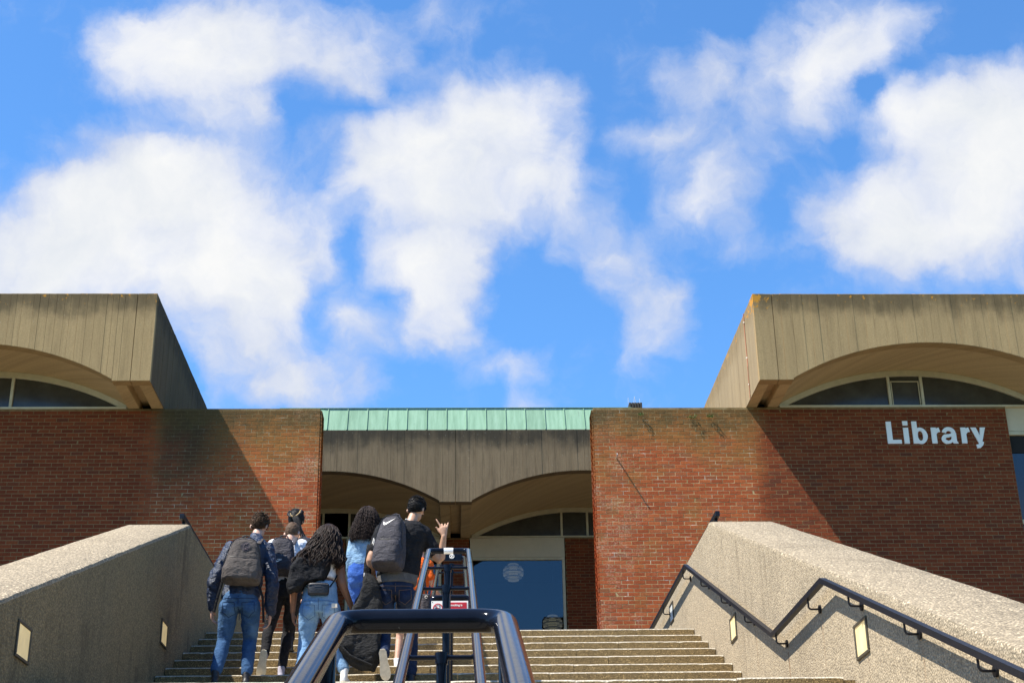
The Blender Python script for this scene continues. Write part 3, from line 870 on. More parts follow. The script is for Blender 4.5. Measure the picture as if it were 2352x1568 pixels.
def roof_box(sgn, label, mside):
    t = thing('concrete_roof', label, 'roof', (sgn * 9.0, 30.0, ZT))
    e, cr_ = 5.63, [8.90, 14.88]
    if sgn > 0:
        cr2 = cr_; spans = [(e, e + 0.36), (e + 0.368, 11.885), (11.893, 17.9)]
    else:
        cr2 = [-c - 0.06 for c in cr_]; spans = [(-e - 0.36, -e), (-11.925, -e - 0.368), (-17.9, -11.933)]
    for k, (a, b) in enumerate(spans):
        fascia_panel(t, a, b, YF, cr2, M_CONC, 40 + k + (10 if sgn > 0 else 0))
    off = 0.0 if sgn > 0 else -0.06
    for c in cr_:
        vault(t, sgn * c + off, YF + 0.242, YW + 0.3, M_SOFFIT)
    ribs(t, *sorted((sgn * (e + 0.012), sgn * (8.90 - HS) + off)), YF + 0.05, YW + 0.3, M_SOFFIT)
    ribs(t, *sorted((sgn * (8.90 + HS) + off, sgn * (14.88 - HS) + off)), YF + 0.05, YW + 0.3, M_SOFFIT)
    # side face towards the entrance: two panels with an open joint
    for ya, yb in ((YF + 0.004, 26.49), (26.502, 32.2), (32.212, 38.0)):
        r = random.Random(int(ya * 10)); rings = []; y = ya
        while y < yb - 0.02:
            w = min(r.uniform(0.1, 0.22), yb - y); d = r.uniform(0, 0.005)
            for q in (y + 0.002, y + w - 0.002):
                x = sgn * (e + d)
                rings.append([(x, q, ZT), (x, q, FT), (sgn * (e + 0.01 + 0.36), q, FT - 0.02), (sgn * (e + 0.01 + 0.005), q, ZT + .001)] if False else
                             [(x, q, ZT + .001), (x, q, FT - .003), (sgn * (e + 0.2), q, FT - .003), (sgn * (e + 0.2), q, ZT + 0.2)])
            rings.append([(sgn * (e + d + 0.006), y + w, p[2]) if i < 2 else (p[0], y + w, p[2]) for i, p in enumerate(rings[-1])])
            y += w
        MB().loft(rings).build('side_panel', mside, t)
    x0, x1 = sorted((sgn * (e + 0.2), sgn * 17.9))
    MB().box(x0, x1, YF + 0.242, 38.0, FT - 0.22, FT - 0.006).build('roof_slab', M_CONC_MID, t)
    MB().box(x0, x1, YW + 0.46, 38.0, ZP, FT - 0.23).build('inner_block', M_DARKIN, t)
    return t
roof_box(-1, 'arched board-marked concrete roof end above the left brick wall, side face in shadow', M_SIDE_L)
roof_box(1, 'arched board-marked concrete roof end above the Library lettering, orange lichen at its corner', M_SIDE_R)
w = MB()
pts = [(5.622, 26.50, 12.04), (5.618, 26.50, 11.6), (5.622, 26.495, 11.1), (5.61, 26.44, 10.9), (5.612, 26.47, 10.7), (5.622, 26.5, 10.45), (5.622, 26.52, 10.27)]
w.tube(pts, 0.008, 6)
cw = tag(w.build('conductor_cable', simple('weathered_copper_wire', (0.45, 0.18, 0.09), 0.6)), 'thin copper coloured lightning cable down the pale side of the right roof end', 'cable')
for z in (11.85, 11.1, 10.55):
    MB().bbox(5.606, 5.63, 26.485, 26.515, z - .012, z + .012, .003).build('cable_clip', M_SIGNWHITE, cw)

# ------------------------------------------------------------------ lunette windows
def lunette(c, y, label, mull, sill_to=None, zs=ZT, half=HS - 0.02, rise=None, glassmat=None, panes_y=0.05):
    t = thing('lunette_window', label, 'window', (c, y, zs))
    def za(x, ins=0.0):
        xx = max(-HS + .002, min(HS - .002, x - c))
        return ZT + 0.03 + RISE - RAD + math.sqrt(RAD * RAD - xx * xx) - ins
    N = 48
    outer = [(c - half + 2 * half * i / N) for i in range(N + 1)]
    rings = []
    for x in outer:
        rings.append([(x, y, max(za(x, 0.085), zs + .001)), (x, y, max(za(x, -0.03), zs + .004)), (x, y + 0.08, max(za(x, -0.03), zs + .004)), (x, y + 0.08, max(za(x, 0.085), zs + .001))])
    MB().loft(rings).build('arched_frame', M_WHITE, t)
    MB().bbox(c - half, c + half, y - 0.03, y + 0.08, zs - 0.004, zs + 0.038, 0.004).build('sill', M_WHITE, t)
    ends = [c - half] + list(mull) + [c + half]
    for x in mull:
        MB().bbox(x - 0.028, x + 0.028, y + 0.004, y + 0.07, zs + 0.039, za(x, 0.08), 0.004).build('mullion', M_WHITE, t)
    for a, b in zip(ends[:-1], ends[1:]):
        xs = [a + (b - a) * k / 14 for k in range(15)]
        rr = [[(x, y + panes_y, zs + 0.03), (x, y + panes_y, max(za(x, 0.03), zs + 0.032)), (x, y + panes_y + 0.008, max(za(x, 0.03), zs + 0.032)), (x, y + panes_y + 0.008, zs + 0.03)] for x in xs]
        MB().loft(rr).build('pane', glassmat or M_DARKGLASS, t)
    return t
YL = YW + 0.02
lw = lunette(8.90, YL, 'arched cream framed window above the Library lettering with a small centre light', (8.50, 9.15))
c = MB(); c.bbox(8.545, 8.563, YL + .02, YL + .045, ZT + .05, 10.83, .003); c.bbox(9.087, 9.105, YL + .02, YL + .045, ZT + .05, 10.83, .003); c.bbox(8.564, 9.086, YL + .02, YL + .045, 10.812, 10.828, .003)
c.build('casement', M_WHITE, lw)
lunette(-8.96, YL, 'arched cream framed window above the shaded left brick wall', (-9.21, -8.57))

# white panel and dark window beyond the end of the right wall
t = thing('corner_window', 'dark blue window under a white panel at the right end of the brick wall', 'window', (12.0, YW, ZP))
MB().bbox(10.75, 13.6, YW + 0.06, YW + 0.2, 9.78, ZT, 0.006).build('panel', M_LINTEL, t)
MB().bbox(10.75, 13.6, YW + 0.05, YW + 0.2, 9.70, 9.775, 0.006).build('head_rail', M_WHITE, t)
MB().box(10.75, 13.6, YW + 0.13, YW + 0.15, 3.8, 9.69).build('pane', M_BLUEGLASS, t)
MB().bbox(10.75, 13.6, YW + 0.07, YW + 0.2, 7.92, 8.0, 0.006).build('transom', M_WHITE, t)
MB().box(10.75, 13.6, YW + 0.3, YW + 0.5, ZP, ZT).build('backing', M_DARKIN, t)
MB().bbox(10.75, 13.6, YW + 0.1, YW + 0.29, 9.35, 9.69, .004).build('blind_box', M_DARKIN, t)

# ------------------------------------------------------------------ middle block
CM = -0.04
YC, YB = 33.1, 36.1
mid = thing('entrance_porch', 'streaked dark concrete double-arched porch front between the two brick walls', 'porch', (CM, YC, ZP))
crm = [CM - 0.375 - HS, CM + 0.375 + HS]
fascia_panel(mid, CM - 6.3, CM - 0.004, YC, crm, M_CONC_MID, 71)
fascia_panel(mid, CM + 0.004, CM + 6.3, YC, crm, M_CONC_MID, 72)
for c in crm:
    vault(mid, c, YC + 0.242, YB + 0.25, M_SOFFIT)
ribs(mid, CM - 0.375, CM + 0.375, YC + 0.05, YB + 0.25, M_SOFFIT)
MB().box(CM - 6.3, CM + 6.3, YC + 0.245, 44.0, FT - 0.24, FT - 0.01).build('roof_slab', M_CONC_MID, mid)
cop = thing('copper_roof', 'pale green patinated copper roof edge with standing seams above the porch', 'roof', (CM, 33.3, FT))
y0c, z0c, y1c, z1c = 33.125, FT + 0.005, 33.45, 12.686
for k in range(-9, 9):
    a, b = 0.234 + k * 0.469 - 0.02, 0.234 + (k + 1) * 0.469 - 0.02
    bow = random.uniform(0.0, 0.010)
    rings = []
    for x, q in ((a, 0), (a * .75 + b * .25, .8), ((a + b) / 2, 1), (a * .25 + b * .75, .8), (b, 0)):
        rings.append([(x, y0c - bow * q, z0c), (x, y1c - bow * q, z1c), (x, y1c + 0.6, z1c + 0.02), (x, y0c + 0.6, z0c)])
    MB().loft(rings).build('copper_panel', M_COPPER, cop)
    s = MB()
    s.loft([[(a - 0.009, y0c - 0.028, z0c + .004), (a + 0.009, y0c - 0.028, z0c + .004), (a + 0.009, y0c + .01, z0c + .004), (a - 0.009, y0c + .01, z0c + .004)],
            [(a - 0.009, y1c - 0.028, z1c), (a + 0.009, y1c - 0.028, z1c), (a + 0.009, y1c + .01, z1c), (a - 0.009, y1c + .01, z1c)]])
    s.build('standing_seam', M_COPPER, cop)
MB().bbox(-4.23, 4.20, y1c - 0.03, y1c + 0.05, z1c + 0.021, z1c + 0.032, 0.004).build('ridge_cap', M_COPPER, cop)

def pier(x0, x1, label):
    t = thing('brick_pier', label, 'pier', ((x0 + x1) / 2, YB, ZP))
    MB().box(x0 + .006, x1 - .006, YB + 0.0025, YB + 0.4, ZP - .1, ZT - .01).build('mortar_bed', M_MORTAR, t)
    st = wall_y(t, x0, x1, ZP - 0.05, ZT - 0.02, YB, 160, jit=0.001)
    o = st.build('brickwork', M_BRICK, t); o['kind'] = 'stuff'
pier(CM - 0.33, CM + 0.34, 'narrow shaded brick pier between the two glazed porch bays')
pier(2.69, 6.0, 'shaded brick pier right of the large blue glazed bay')
pier(-6.08, -2.77, 'shaded brick pier left of the porch glazing behind the walkers')
for sgn in (-1, 1):
    a, b = sorted((CM + sgn * 0.355, CM + sgn * 2.715))
    side = 'right' if sgn > 0 else 'left'
    t = thing('glazed_bay', 'tall blue glazed bay under a white lintel %s of the middle brick pier' % side, 'window', ((a + b) / 2, YB, ZP))
    MB().bbox(a, b, YB - 0.01, YB + 0.15, 9.76, ZT - 0.012, 0.006).build('lintel', M_LINTEL, t)
    MB().bbox(a, b, YB + 0.0, YB + 0.14, 9.695, 9.757, 0.004).build('head_frame', M_WHITE, t)
    MB().bbox(a, a + 0.07, YB + 0.005, YB + 0.12, ZP, 9.693, 0.004).build('jamb', M_WHITE, t)
    MB().bbox(b - 0.07, b, YB + 0.005, YB + 0.12, ZP, 9.693, 0.004).build('jamb', M_WHITE, t)
    MB().box(a + 0.071, b - 0.071, YB + 0.05, YB + 0.062, ZP + .02, 9.692).build('pane', M_GLASS, t)
    lunette(crm[0] if sgn < 0 else crm[1], YB + 0.02, 'arched cream framed window above the white lintel in the %s porch bay' % side, (CM + sgn * 2.66, CM + sgn * 3.31))
# room behind the glazing
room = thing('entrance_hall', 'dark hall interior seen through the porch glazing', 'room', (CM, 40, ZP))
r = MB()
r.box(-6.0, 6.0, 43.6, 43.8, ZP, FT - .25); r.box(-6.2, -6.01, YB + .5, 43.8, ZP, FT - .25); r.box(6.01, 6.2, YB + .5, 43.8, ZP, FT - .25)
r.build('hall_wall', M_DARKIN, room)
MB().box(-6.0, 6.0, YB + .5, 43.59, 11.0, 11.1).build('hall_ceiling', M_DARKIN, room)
# louvred globe pendants in the hall
M_LAMP = simple('spun_white_shade', (0.30, 0.30, 0.30), 0.5, 0.3, emit=((0.9, 0.88, 0.95), 0.045))
M_BULB = simple('lamp_glow', (0.9, 0.8, 0.6), 0.5, 0.3, emit=((1.0, 0.80, 0.55), 0.12))
M_RIM = simple('lamp_rim', (0.4, 0.36, 0.30), 0.4, 0.4, emit=((1.0, 0.84, 0.66), 0.12))
def pendant(x, y, z, rad, label, rim):
    t = thing('pendant_lamp', label, 'lamp', (x, y, z), group='louvred globe lamps in the hall')
    n = 7
    for k in range(n):
        f = -0.85 + 1.7 * k / (n - 1)
        rr = rad * math.sqrt(max(0.05, 1 - f * f)); zz = z + rad * 0.86 * f
        m = MB()
        ring0 = [(x + rr * 1.02 * math.cos(a), y + rr * 1.02 * math.sin(a), zz + rad * .07) for a in np.linspace(0, 2 * math.pi, 28, endpoint=False)]
        ring1 = [(x + rr * 0.80 * math.cos(a), y + rr * 0.80 * math.sin(a), zz + rad * .13) for a in np.linspace(0, 2 * math.pi, 28, endpoint=False)]
        ring2 = [(p[0], p[1], zz - rad * .06) for p in ring0]
        m.loft([ring2, ring0, ring1], caps=False).build('louvre_ring', M_LAMP if k % 2 else rim, t, smooth=True)
    MB().ellipsoid((x, y, z), (rad * .45, rad * .45, rad * .6)).build('bulb', M_BULB, t, smooth=True)
    MB().tube([(x, y, z + rad * .9), (x, y, 11.0)], 0.012, 6).build('cord', M_DARKIN, t)
pendant(1.52, 39.6, 10.28, 0.28, 'faint white louvred globe lamp high behind the right glazed bay', M_RIM)
pendant(2.62, 40.6, 9.10, 0.27, 'warm louvred globe lamp low at the right edge of the right glazed bay', M_RIM)

# ------------------------------------------------------------------ white lettering on the right wall
sign = thing('library_lettering', 'white raised letters reading Library on the shaded brick wall', 'sign', (9.3, YW, 9.5))
LB, LY = 9.503, YW - 0.022           # base line and face of the letters
def stroke(path, wid):
    """flat ribbon polygon quads along a centre line"""
    out = []
    P = [Vector((p[0], p[1])) for p in path]; n = len(P)
    L, R = [], []
    for i in range(n):
        t = (P[min(i + 1, n - 1)] - P[max(i - 1, 0)]).normalized()
        nn = Vector((-t.y, t.x)); w = wid[i] if isinstance(wid, (list, tuple)) else wid
        L.append(P[i] + nn * w / 2); R.append(P[i] - nn * w / 2)
    return L, R
_dk = [0]
def letter(name, shapes):
    m = MB()
    for s in shapes:
        _dk[0] += 1
        y0 = LY - 0.0007 * (_dk[0] % 7)
        if s[0] == 'poly':
            m.prism_y([(x, LB + z) for x, z in s[1]], y0, YW - 0.003)
        else:
            L, R = stroke(s[1], s[2]); n = len(L)
            rings = [[(L[i].x, y0, LB + L[i].y), (R[i].x, y0, LB + R[i].y), (R[i].x, YW - .003, LB + R[i].y), (L[i].x, YW - .003, LB + L[i].y)] for i in range(n)]
            m.loft(rings)
    o = m.build('letter', M_SIGNWHITE, sign)
    return o
def arc(cx, cz, rx, rz, a0, a1, n=26):
    return [(cx + rx * math.cos(math.radians(a0 + (a1 - a0) * k / n)), cz + rz * math.sin(math.radians(a0 + (a1 - a0) * k / n))) for k in range(n + 1)]
XH = 0.325
letter('L', [('poly', [(8.333, 0), (8.605, 0), (8.605, 0.078), (8.435, 0.078), (8.435, 0.452), (8.333, 0.452)])])
letter('i', [('poly', [(8.660, 0), (8.760, 0), (8.760, XH), (8.660, XH)]), ('poly', [(8.660, 0.372), (8.760, 0.372), (8.760, 0.462), (8.660, 0.462)])])
bw_ = [0.095 - 0.028 * abs(math.sin(math.radians(a))) for a in np.linspace(-180, 180, 41)]
letter('b', [('poly', [(8.838, 0), (8.936, 0), (8.936, 0.455), (8.838, 0.455)]), ('s', arc(8.985, 0.158, 0.096, 0.134, -180, 180, 40), bw_)])
letter('r', [('poly', [(9.203, 0), (9.303, 0), (9.303, XH), (9.203, XH)]), ('s', [(9.275, 0.19), (9.290, 0.235), (9.325, 0.270), (9.372, 0.283)], [0.05, 0.075, 0.088, 0.094])])
letter('a', [('poly', [(9.622, 0), (9.718, 0), (9.690, 0.05), (9.690, 0.215), (9.592, 0.215), (9.592, 0.06)]),
             ('s', [(9.455, 0.222)] + arc(9.548, 0.208, 0.094, 0.088, 165, 5, 16), [0.085] + [0.080] * 17),
             ('s', arc(9.515, 0.092, 0.083, 0.066, 60, 300, 26) + [(9.60, 0.06), (9.62, 0.10)], [0.062] * 6 + [0.078] * 16 + [0.06] * 7),
             ('s', [(9.62, 0.178), (9.56, 0.165), (9.50, 0.145)], [0.06, 0.06, 0.055])])
letter('r', [('poly', [(9.788, 0), (9.888, 0), (9.888, XH), (9.788, XH)]), ('s', [(9.860, 0.19), (9.875, 0.235), (9.910, 0.270), (9.955, 0.283)], [0.05, 0.075, 0.088, 0.094])])
letter('y', [('poly', [(9.985, XH), (10.090, XH), (10.165, 0.13), (10.115, 0.0)]), ('poly', [(10.172, XH), (10.275, XH), (10.165, -0.03), (10.118, 0.01), (10.15, .15)]),
             ('s', [(10.175, 0.04), (10.152, -0.02), (10.118, -0.055), (10.065, -0.062)], [0.085, 0.085, 0.080, 0.078])])

# iron hook on the right wing and the small things along the wall head
hk = MB(); hk.tube([(3.05, YW + .03, 9.235), (3.05, YW - 0.06, 9.232), (3.048, YW - 0.20, 9.222), (3.042, YW - 0.225, 9.245)], 0.014, 8)
tag(hk.build('wall_hook', simple('galvanised_hook', (0.55, 0.55, 0.52), 0.4, 0.5, 0.4), smooth=True), 'small pale metal hook casting a long slanting shadow on the right brick wall', 'hook')
vt = thing('roof_vent', 'small dark roof vent with thin aerials just above the right brick wall', 'vent', (4.66, 36.0, 13.0))
m = MB()
for k in range(5):
    m.bbox(4.46 + k * 0.072, 4.51 + k * 0.072, 36.0, 36.3, 13.66, 13.83, 0.005)
m.box(4.47, 4.79, 36.06, 36.28, 13.60, 13.84)
m.build('louvre_box', simple('vent_timber', (0.07, 0.06, 0.05), 0.9, 0.1), vt)
MB().box(4.2, 5.2, 35.9, 37.2, 12.0, 13.60).build('upstand', M_CONC_MID, vt)
MA = simple('aerial_metal', (0.6, 0.6, 0.6), 0.4, 0.5)
for x, h, l in ((4.46, .16, 0), (4.60, .20, .03), (4.66, .17, -.03), (4.76, .13, 0)):
    MB().tube([(x, 36.15, 13.86), (x + l, 36.15, 13.86 + h)], 0.006, 5).build('aerial', MA, vt)
M_WEED = simple('wall_weed', (0.10, 0.16, 0.04), 0.8, 0.2, 0.0, 0.4, 30.0)
for (x, z, r_, lab) in ((4.545, 10.05, 0.085, 'larger green weed tuft growing from a joint near the head of the right wall'), (4.90, 10.06, 0.05, 'smaller green weed tuft growing beside the right roof corner'), (3.55, 10.10, 0.04, 'tiny green weed near the middle of the right wall head')):
    m = MB()
    for k in range(60):
        a = random.uniform(0, 6.28); q = random.uniform(.2, 1)
        p = Vector((x + math.cos(a) * r_ * q * 1.2, YW - 0.01 - random.uniform(0, 0.08), z + math.sin(a) * r_ * q * .6))
        d = Vector((random.uniform(-1, 1), random.uniform(-1, .2), random.uniform(-.4, 1))).normalized() * 0.028
        e = Vector((random.uniform(-1, 1), random.uniform(-1, 1), random.uniform(-1, 1))).normalized() * 0.010
        m.add([p, p + d * .5 + e, p + d, p + d * .5 - e], [(0, 1, 2, 3)])
    tag(m.build('weed_tuft', M_WEED), lab, 'weed')

# ------------------------------------------------------------------ navy tube railings on the stair centre line
TR = 0.0212; HW = 0.1465
M_ZIPR = simple('weld_grime', (0.02, 0.02, 0.022), 0.8, .1)
def corner(p, q, r, rad=0.055, n=6):
    """points rounding the corner at q"""
    q = Vector(q); a = (Vector(p) - q).normalized(); b = (Vector(r) - q).normalized()
    out = []
    for k in range(n + 1):
        t = k / n
        out.append(q + a * rad * (1 - t) ** 2 + b * rad * t ** 2)
    return out
def loop(pts, rad=0.06, closed=True):
    n = len(pts); out = []
    for i in range(n):
        if not closed and i in (0, n - 1):
            out.append(Vector(pts[i])); continue
        out += corner(pts[i - 1], pts[i], pts[(i + 1) % n], rad)
    # long straights get a few extra points
    full = []
    m = len(out)
    for i in range(m if closed else m - 1):
        a, b = out[i], out[(i + 1) % m]
        full.append(a)
        if (b - a).length > 0.6:
            for k in range(1, 6): full.append(a + (b - a) * k / 6)
    if not closed: full.append(out[-1])
    return full
def railing(label, ya, za, yb, zb, posts, ground, xc=CX, arms_drop=0.0):
    t = thing('tube_railing', label, 'railing', (xc, ya, ground(ya)), group='navy double-tube railings up the middle of the steps')
    pts = [(xc - HW, ya, za), (xc + HW, ya, za), (xc + HW, yb, zb), (xc - HW, yb, zb)]
    MB().tube(loop(pts), TR, 20, closed=True).build('rail', M_TUBE, t, smooth='all')
    for y in posts:
        z = za + (zb - za) * (y - ya) / (yb - ya) - arms_drop
        m = MB(); g0 = ground(y)
        m.tube([(xc, y, g0 - 0.02), (xc, y, z + 0.012)], TR, 18)
        m.build('post', M_TUBE, t, smooth=True)
        m = MB(); m.tube([(xc, y, z - 0.030), (xc, y, z + 0.016)], TR * 1.22, 18); m.build('collar', M_TUBE, t, smooth=True)
        for s in (-1, 1):
            MB().tube([(xc + s * 0.015, y, z - 0.003), (xc + s * (HW - 0.03), y, z - 0.003), (xc + s * (HW - 0.006), y, z + 0.004)], 0.0098, 10).build('arm', M_TUBE, t, smooth=True)
    return t
def zground(y):
    if y >= 16.79: return ZP
    if y >= 12.36: return ZP - 0.165 * math.ceil((16.79 - y) / 0.443)
    if y >= 10.07: return 1.885
    if y >= 4.31: return 1.885 - 0.1595 * math.ceil((10.07 - y) / 0.443)
    if y >= 2.2: return -0.352
    return max(GZ, -0.35 - 0.1625 * math.ceil((2.2 - y) / 0.443))
r_mid = railing('middle navy tube railing rising to the landing, white tape on its top bar', 10.65, 2.930, 4.55, 0.690, (5.95, 8.30, 9.45), zground)
MB().tube([(-0.098, 10.65, 2.930), (-0.030, 10.65, 2.930)], TR + 0.0012, 18).build('tape', simple('white_tape', (0.82, 0.82, 0.80), 0.5, 0.4), r_mid)
r_up = railing('upper navy tube railing rising from the landing to the plaza, sign at its lower end', 17.2, 4.650, 12.0, 2.875, (13.4, 15.0, 16.0), zground)
MB().bbox(CX - HW + .03, CX + HW - .03, 17.13, 17.15, 4.595, 4.690, 0.004).build('plate', M_TUBE, r_up)
# hourglass-in-a-circle sticker
stk = MB(); cx_, cz_, y_ = -0.064, 4.647, 17.127
stk.tube([(cx_ + .026 * math.cos(a), y_, cz_ + .026 * math.sin(a)) for a in np.linspace(0, 6.283, 26, endpoint=False)], 0.0042, 5, closed=True, flat=.5)
for sx in (-1, 1):
    stk.tube([(cx_ - sx * .016, y_, cz_ - .018), (cx_ + sx * .016, y_, cz_ + .018)], 0.0035, 5)
stk.tube([(cx_ - .016, y_, cz_ + .018), (cx_ + .016, y_, cz_ + .018)], 0.0035, 5); stk.tube([(cx_ - .016, y_, cz_ - .018), (cx_ + .016, y_, cz_ - .018)], 0.0035, 5)
stk.build('sticker', M_SIGNWHITE, r_up)
for y_, s_ in ((9.9, -1), (9.6, 1), (6.6, -1)):
    z_ = 2.930 + (y_ - 10.65) * (2.930 - 0.690) / (10.65 - 4.55)
    MB().tube([(CX + s_ * HW, y_, z_), (CX + s_ * HW, y_ + .006, z_ + .0022)], TR + .0008, 16).build('joint_ring', M_ZIPR, r_mid)
# near railing: ends with two legs
t = thing('tube_railing', 'nearest thick navy tube railing crossing the bottom of the view', 'railing', (CX, 2.6, -0.35), group='navy double-tube railings up the middle of the steps')
za_, zb_ = 0.594, 0.594 - 0.372 * 4.4
MB().tube(loop([(CX - HW, 2.62, za_), (CX + HW, 2.62, za_), (CX + HW, -1.8, zb_), (CX - HW, -1.8, zb_)], 0.062), TR, 28, closed=True).build('rail', M_TUBE, t, smooth='all')
for s in (-1, 1):
    for y in (2.36, 0.6):
        z = za_ + (y - 2.62) * 0.372
        MB().tube([(CX + s * HW, y, zground(y) - .01), (CX + s * HW, y, z - 0.005)], 0.019, 18).build('leg', M_TUBE, t, smooth=True)

# no-smoking notice fixed to the lower end of the upper railing
ns = thing('no_smoking_sign', 'white and red no smoking notice with a black rounded top at the railing end', 'sign', (CX + .005, 11.9, 1.885))
bx = MB(); x0, x1 = -0.221, 0.117
bx.tube(loop([(x0 + .02, 11.89, 2.66), (x0 + .02, 11.89, 2.882), (x1 - .02, 11.89, 2.882), (x1 - .02, 11.89, 2.66)], 0.045), 0.0245, 14, closed=True)
bx.build('frame', M_TUBE, ns, smooth='all')
for s in (x0 + .05, x1 - .05): MB().tube([(s, 11.90, 2.868), (s, 11.985, 2.872)], 0.010, 10).build('bracket', M_TUBE, ns, smooth=True)
MB().bbox(x0 + .012, x1 - .012, 11.862, 11.874, 2.665, 2.858, .004).build('backing_board', simple('black_board', (0.015, 0.015, 0.017), 0.4), ns)
MB().bbox(-0.208, 0.088, 11.856, 11.861, 2.68, 2.848, .0015).build('notice_board', M_SIGNWHITE, ns)
M_RED = simple('sign_red', (0.55, 0.022, 0.030), 0.45)
MB().box(-0.105, 0.076, 11.8535, 11.8558, 2.69, 2.836).build('red_panel', M_RED, ns)
sy_ = MB(); scx, scz = -0.156, 2.789
sy_.tube([(scx + .036 * math.cos(a), 11.8545, scz + .036 * math.sin(a)) for a in np.linspace(0, 6.283, 30, endpoint=False)], 0.0042, 6, closed=True, flat=.5)
sy_.tube([(scx - .025, 11.853, scz + .025), (scx + .025, 11.853, scz - .025)], 0.0035, 6)
sy_.build('prohibition_ring', M_RED, ns)
MBK = simple('sign_black', (0.02, 0.02, 0.02), 0.5)
sb = MB(); sb.box(scx - .022, scx + .014, 11.8535, 11.8552, scz - .006, scz + .003); sb.tube([(scx + .014, 11.8545, scz + .004), (scx + .018, 11.8545, scz + .012), (scx + .010, 11.8545, scz + .018), (scx + .016, 11.8545, scz + .024)], 0.002, 5); sb.build('cigarette', MBK, ns)
for x in (-0.199,): MB().ellipsoid((x, 11.856, 2.838), (.004, .002, .004), 8, 5).build('screw', MBK, ns)
def text_obj(txt, size, x, y, z, mat, parent, name='lettering', bold=0.0, rot=None):
    cu = bpy.data.curves.new('t', 'FONT'); cu.body = txt; cu.size = size; cu.offset = bold; cu.extrude = 0.0006; cu.resolution_u = 3
    o = bpy.data.objects.new('t', cu); COL.objects.link(o)
    dg = bpy.context.evaluated_depsgraph_get()
    me = bpy.data.meshes.new_from_object(o.evaluated_get(dg)); me.materials.clear(); me.materials.append(mat)
    bpy.data.objects.remove(o); bpy.data.curves.remove(cu)
    R_ = rot if rot is not None else Matrix.Rotation(math.radians(90), 4, 'X')
    me.transform(Matrix.Translation((x, y, z)) @ R_)
    ob = bpy.data.objects.new(name, me); COL.objects.link(ob); ob.parent = parent
    if 'at' in parent: ob.matrix_parent_inverse = Matrix.Translation(-Vector(parent['at']))
    return ob
text_obj('No smoking is', 0.0235, -0.096, 11.8525, 2.806, M_SIGNWHITE, ns, bold=0.0006)

# ------------------------------------------------------------------ people
_tex = {}
def clouds_tex(size, depth=2):
    k = (size, depth)
    if k not in _tex:
        t_ = bpy.data.textures.new('crease', 'CLOUDS'); t_.noise_scale = size; t_.noise_depth = depth; _tex[k] = t_
    return _tex[k]
def organic(name, mb, mat, parent, voxel=0.010, smooth=3, disp=None, cut=None):
    """union of closed shapes -> one smooth continuous skin"""
    me = bpy.data.meshes.new(name); me.from_pydata(mb.v, [], mb.f)
    bm = bmesh.new(); bm.from_mesh(me); bmesh.ops.recalc_face_normals(bm, faces=bm.faces[:]); bm.to_mesh(me); bm.free()
    o = bpy.data.objects.new(name, me)
    COL.objects.link(o)
    r = o.modifiers.new('r', 'REMESH'); r.mode = 'VOXEL'; r.voxel_size = voxel
    if smooth:
        s_ = o.modifiers.new('s', 'SMOOTH'); s_.iterations = smooth; s_.factor = 0.5
    for (st, sz) in (disp or []):
        d = o.modifiers.new('d', 'DISPLACE'); d.texture = clouds_tex(sz); d.strength = st; d.mid_level = 0.5; d.texture_coords = 'LOCAL'
    dg = bpy.context.evaluated_depsgraph_get()
    me2 = bpy.data.meshes.new_from_object(o.evaluated_get(dg))
    bpy.data.objects.remove(o); bpy.data.meshes.remove(me)
    me2.materials.clear(); me2.materials.append(mat); me2.name = name
    if cut:
        bm = bmesh.new(); bm.from_mesh(me2)
        for co, no in cut:
            bmesh.ops.bisect_plane(bm, geom=bm.verts[:] + bm.edges[:] + bm.faces[:], plane_co=co, plane_no=no, clear_outer=True)
        bm.to_mesh(me2); bm.free()
    me2.polygons.foreach_set('use_smooth', [True] * len(me2.polygons))
    ob = bpy.data.objects.new(name, me2); COL.objects.link(ob); ob.parent = parent
    if 'at' in parent: ob.matrix_parent_inverse = Matrix.Translation(-Vector(parent['at']))
    return ob

def cloth(name, cols, rough=0.9, fade=None, bump=0.35, scale=9.0, sheen=0.0, weave=700.0, spec=0.15):
    m, n = material(name)
    pos = n.new('ShaderNodeNewGeometry').outputs['Position']
    X, Y, Z = n.sep(pos)
    f = n.noise(pos, scale, 5.0, 0.62, 0.6)
    c = n.ramp(f, [(0.30, cols[0]), (0.70, cols[1])])
    if fade:
        c = n.mix(n.math('MULTIPLY', n.ss(n.noise(pos, 4.5, 2.0), 0.45, 0.68), 0.55), c, fade)
    c = n.mix(1.0, c, n.ramp(n.noise(pos, 160.0, 2.0, 0.6), [(0.3, 0.86), (0.7, 1.1)]), 'MULTIPLY')
    n.put(n.b.inputs['Base Color'], c)
    n.b.inputs['Roughness'].default_value = rough; n.b.inputs['Specular IOR Level'].default_value = spec
    if sheen: n.b.inputs['Sheen Weight'].default_value = sheen
    cre = n.noise(n.vm('MULTIPLY', pos, (1.0, 1.0, 2.2)), 16.0, 4.0, 0.55, 1.6)
    n.put(n.b.inputs['Normal'], n.bump(n.math('ADD', n.math('MULTIPLY', cre, 1.0), n.math('MULTIPLY', n.noise(pos, weave * .4, 1.0), 0.06)), bump, 0.045))
    return m
def skin(name, col):
    m, n = material(name)
    pos = n.new('ShaderNodeNewGeometry').outputs['Position']
    n.put(n.b.inputs['Base Color'], n.ramp(n.noise(pos, 30.0, 4.0), [(0.3, tuple(c * .88 for c in col)), (0.7, tuple(min(1, c * 1.08) for c in col))]))
    n.b.inputs['Roughness'].default_value = 0.5; n.b.inputs['Specular IOR Level'].default_value = 0.35
    n.b.inputs['Subsurface Weight'].default_value = 0.08
    n.b.inputs['Subsurface Radius'].default_value = (0.02, 0.008, 0.004)
    return m
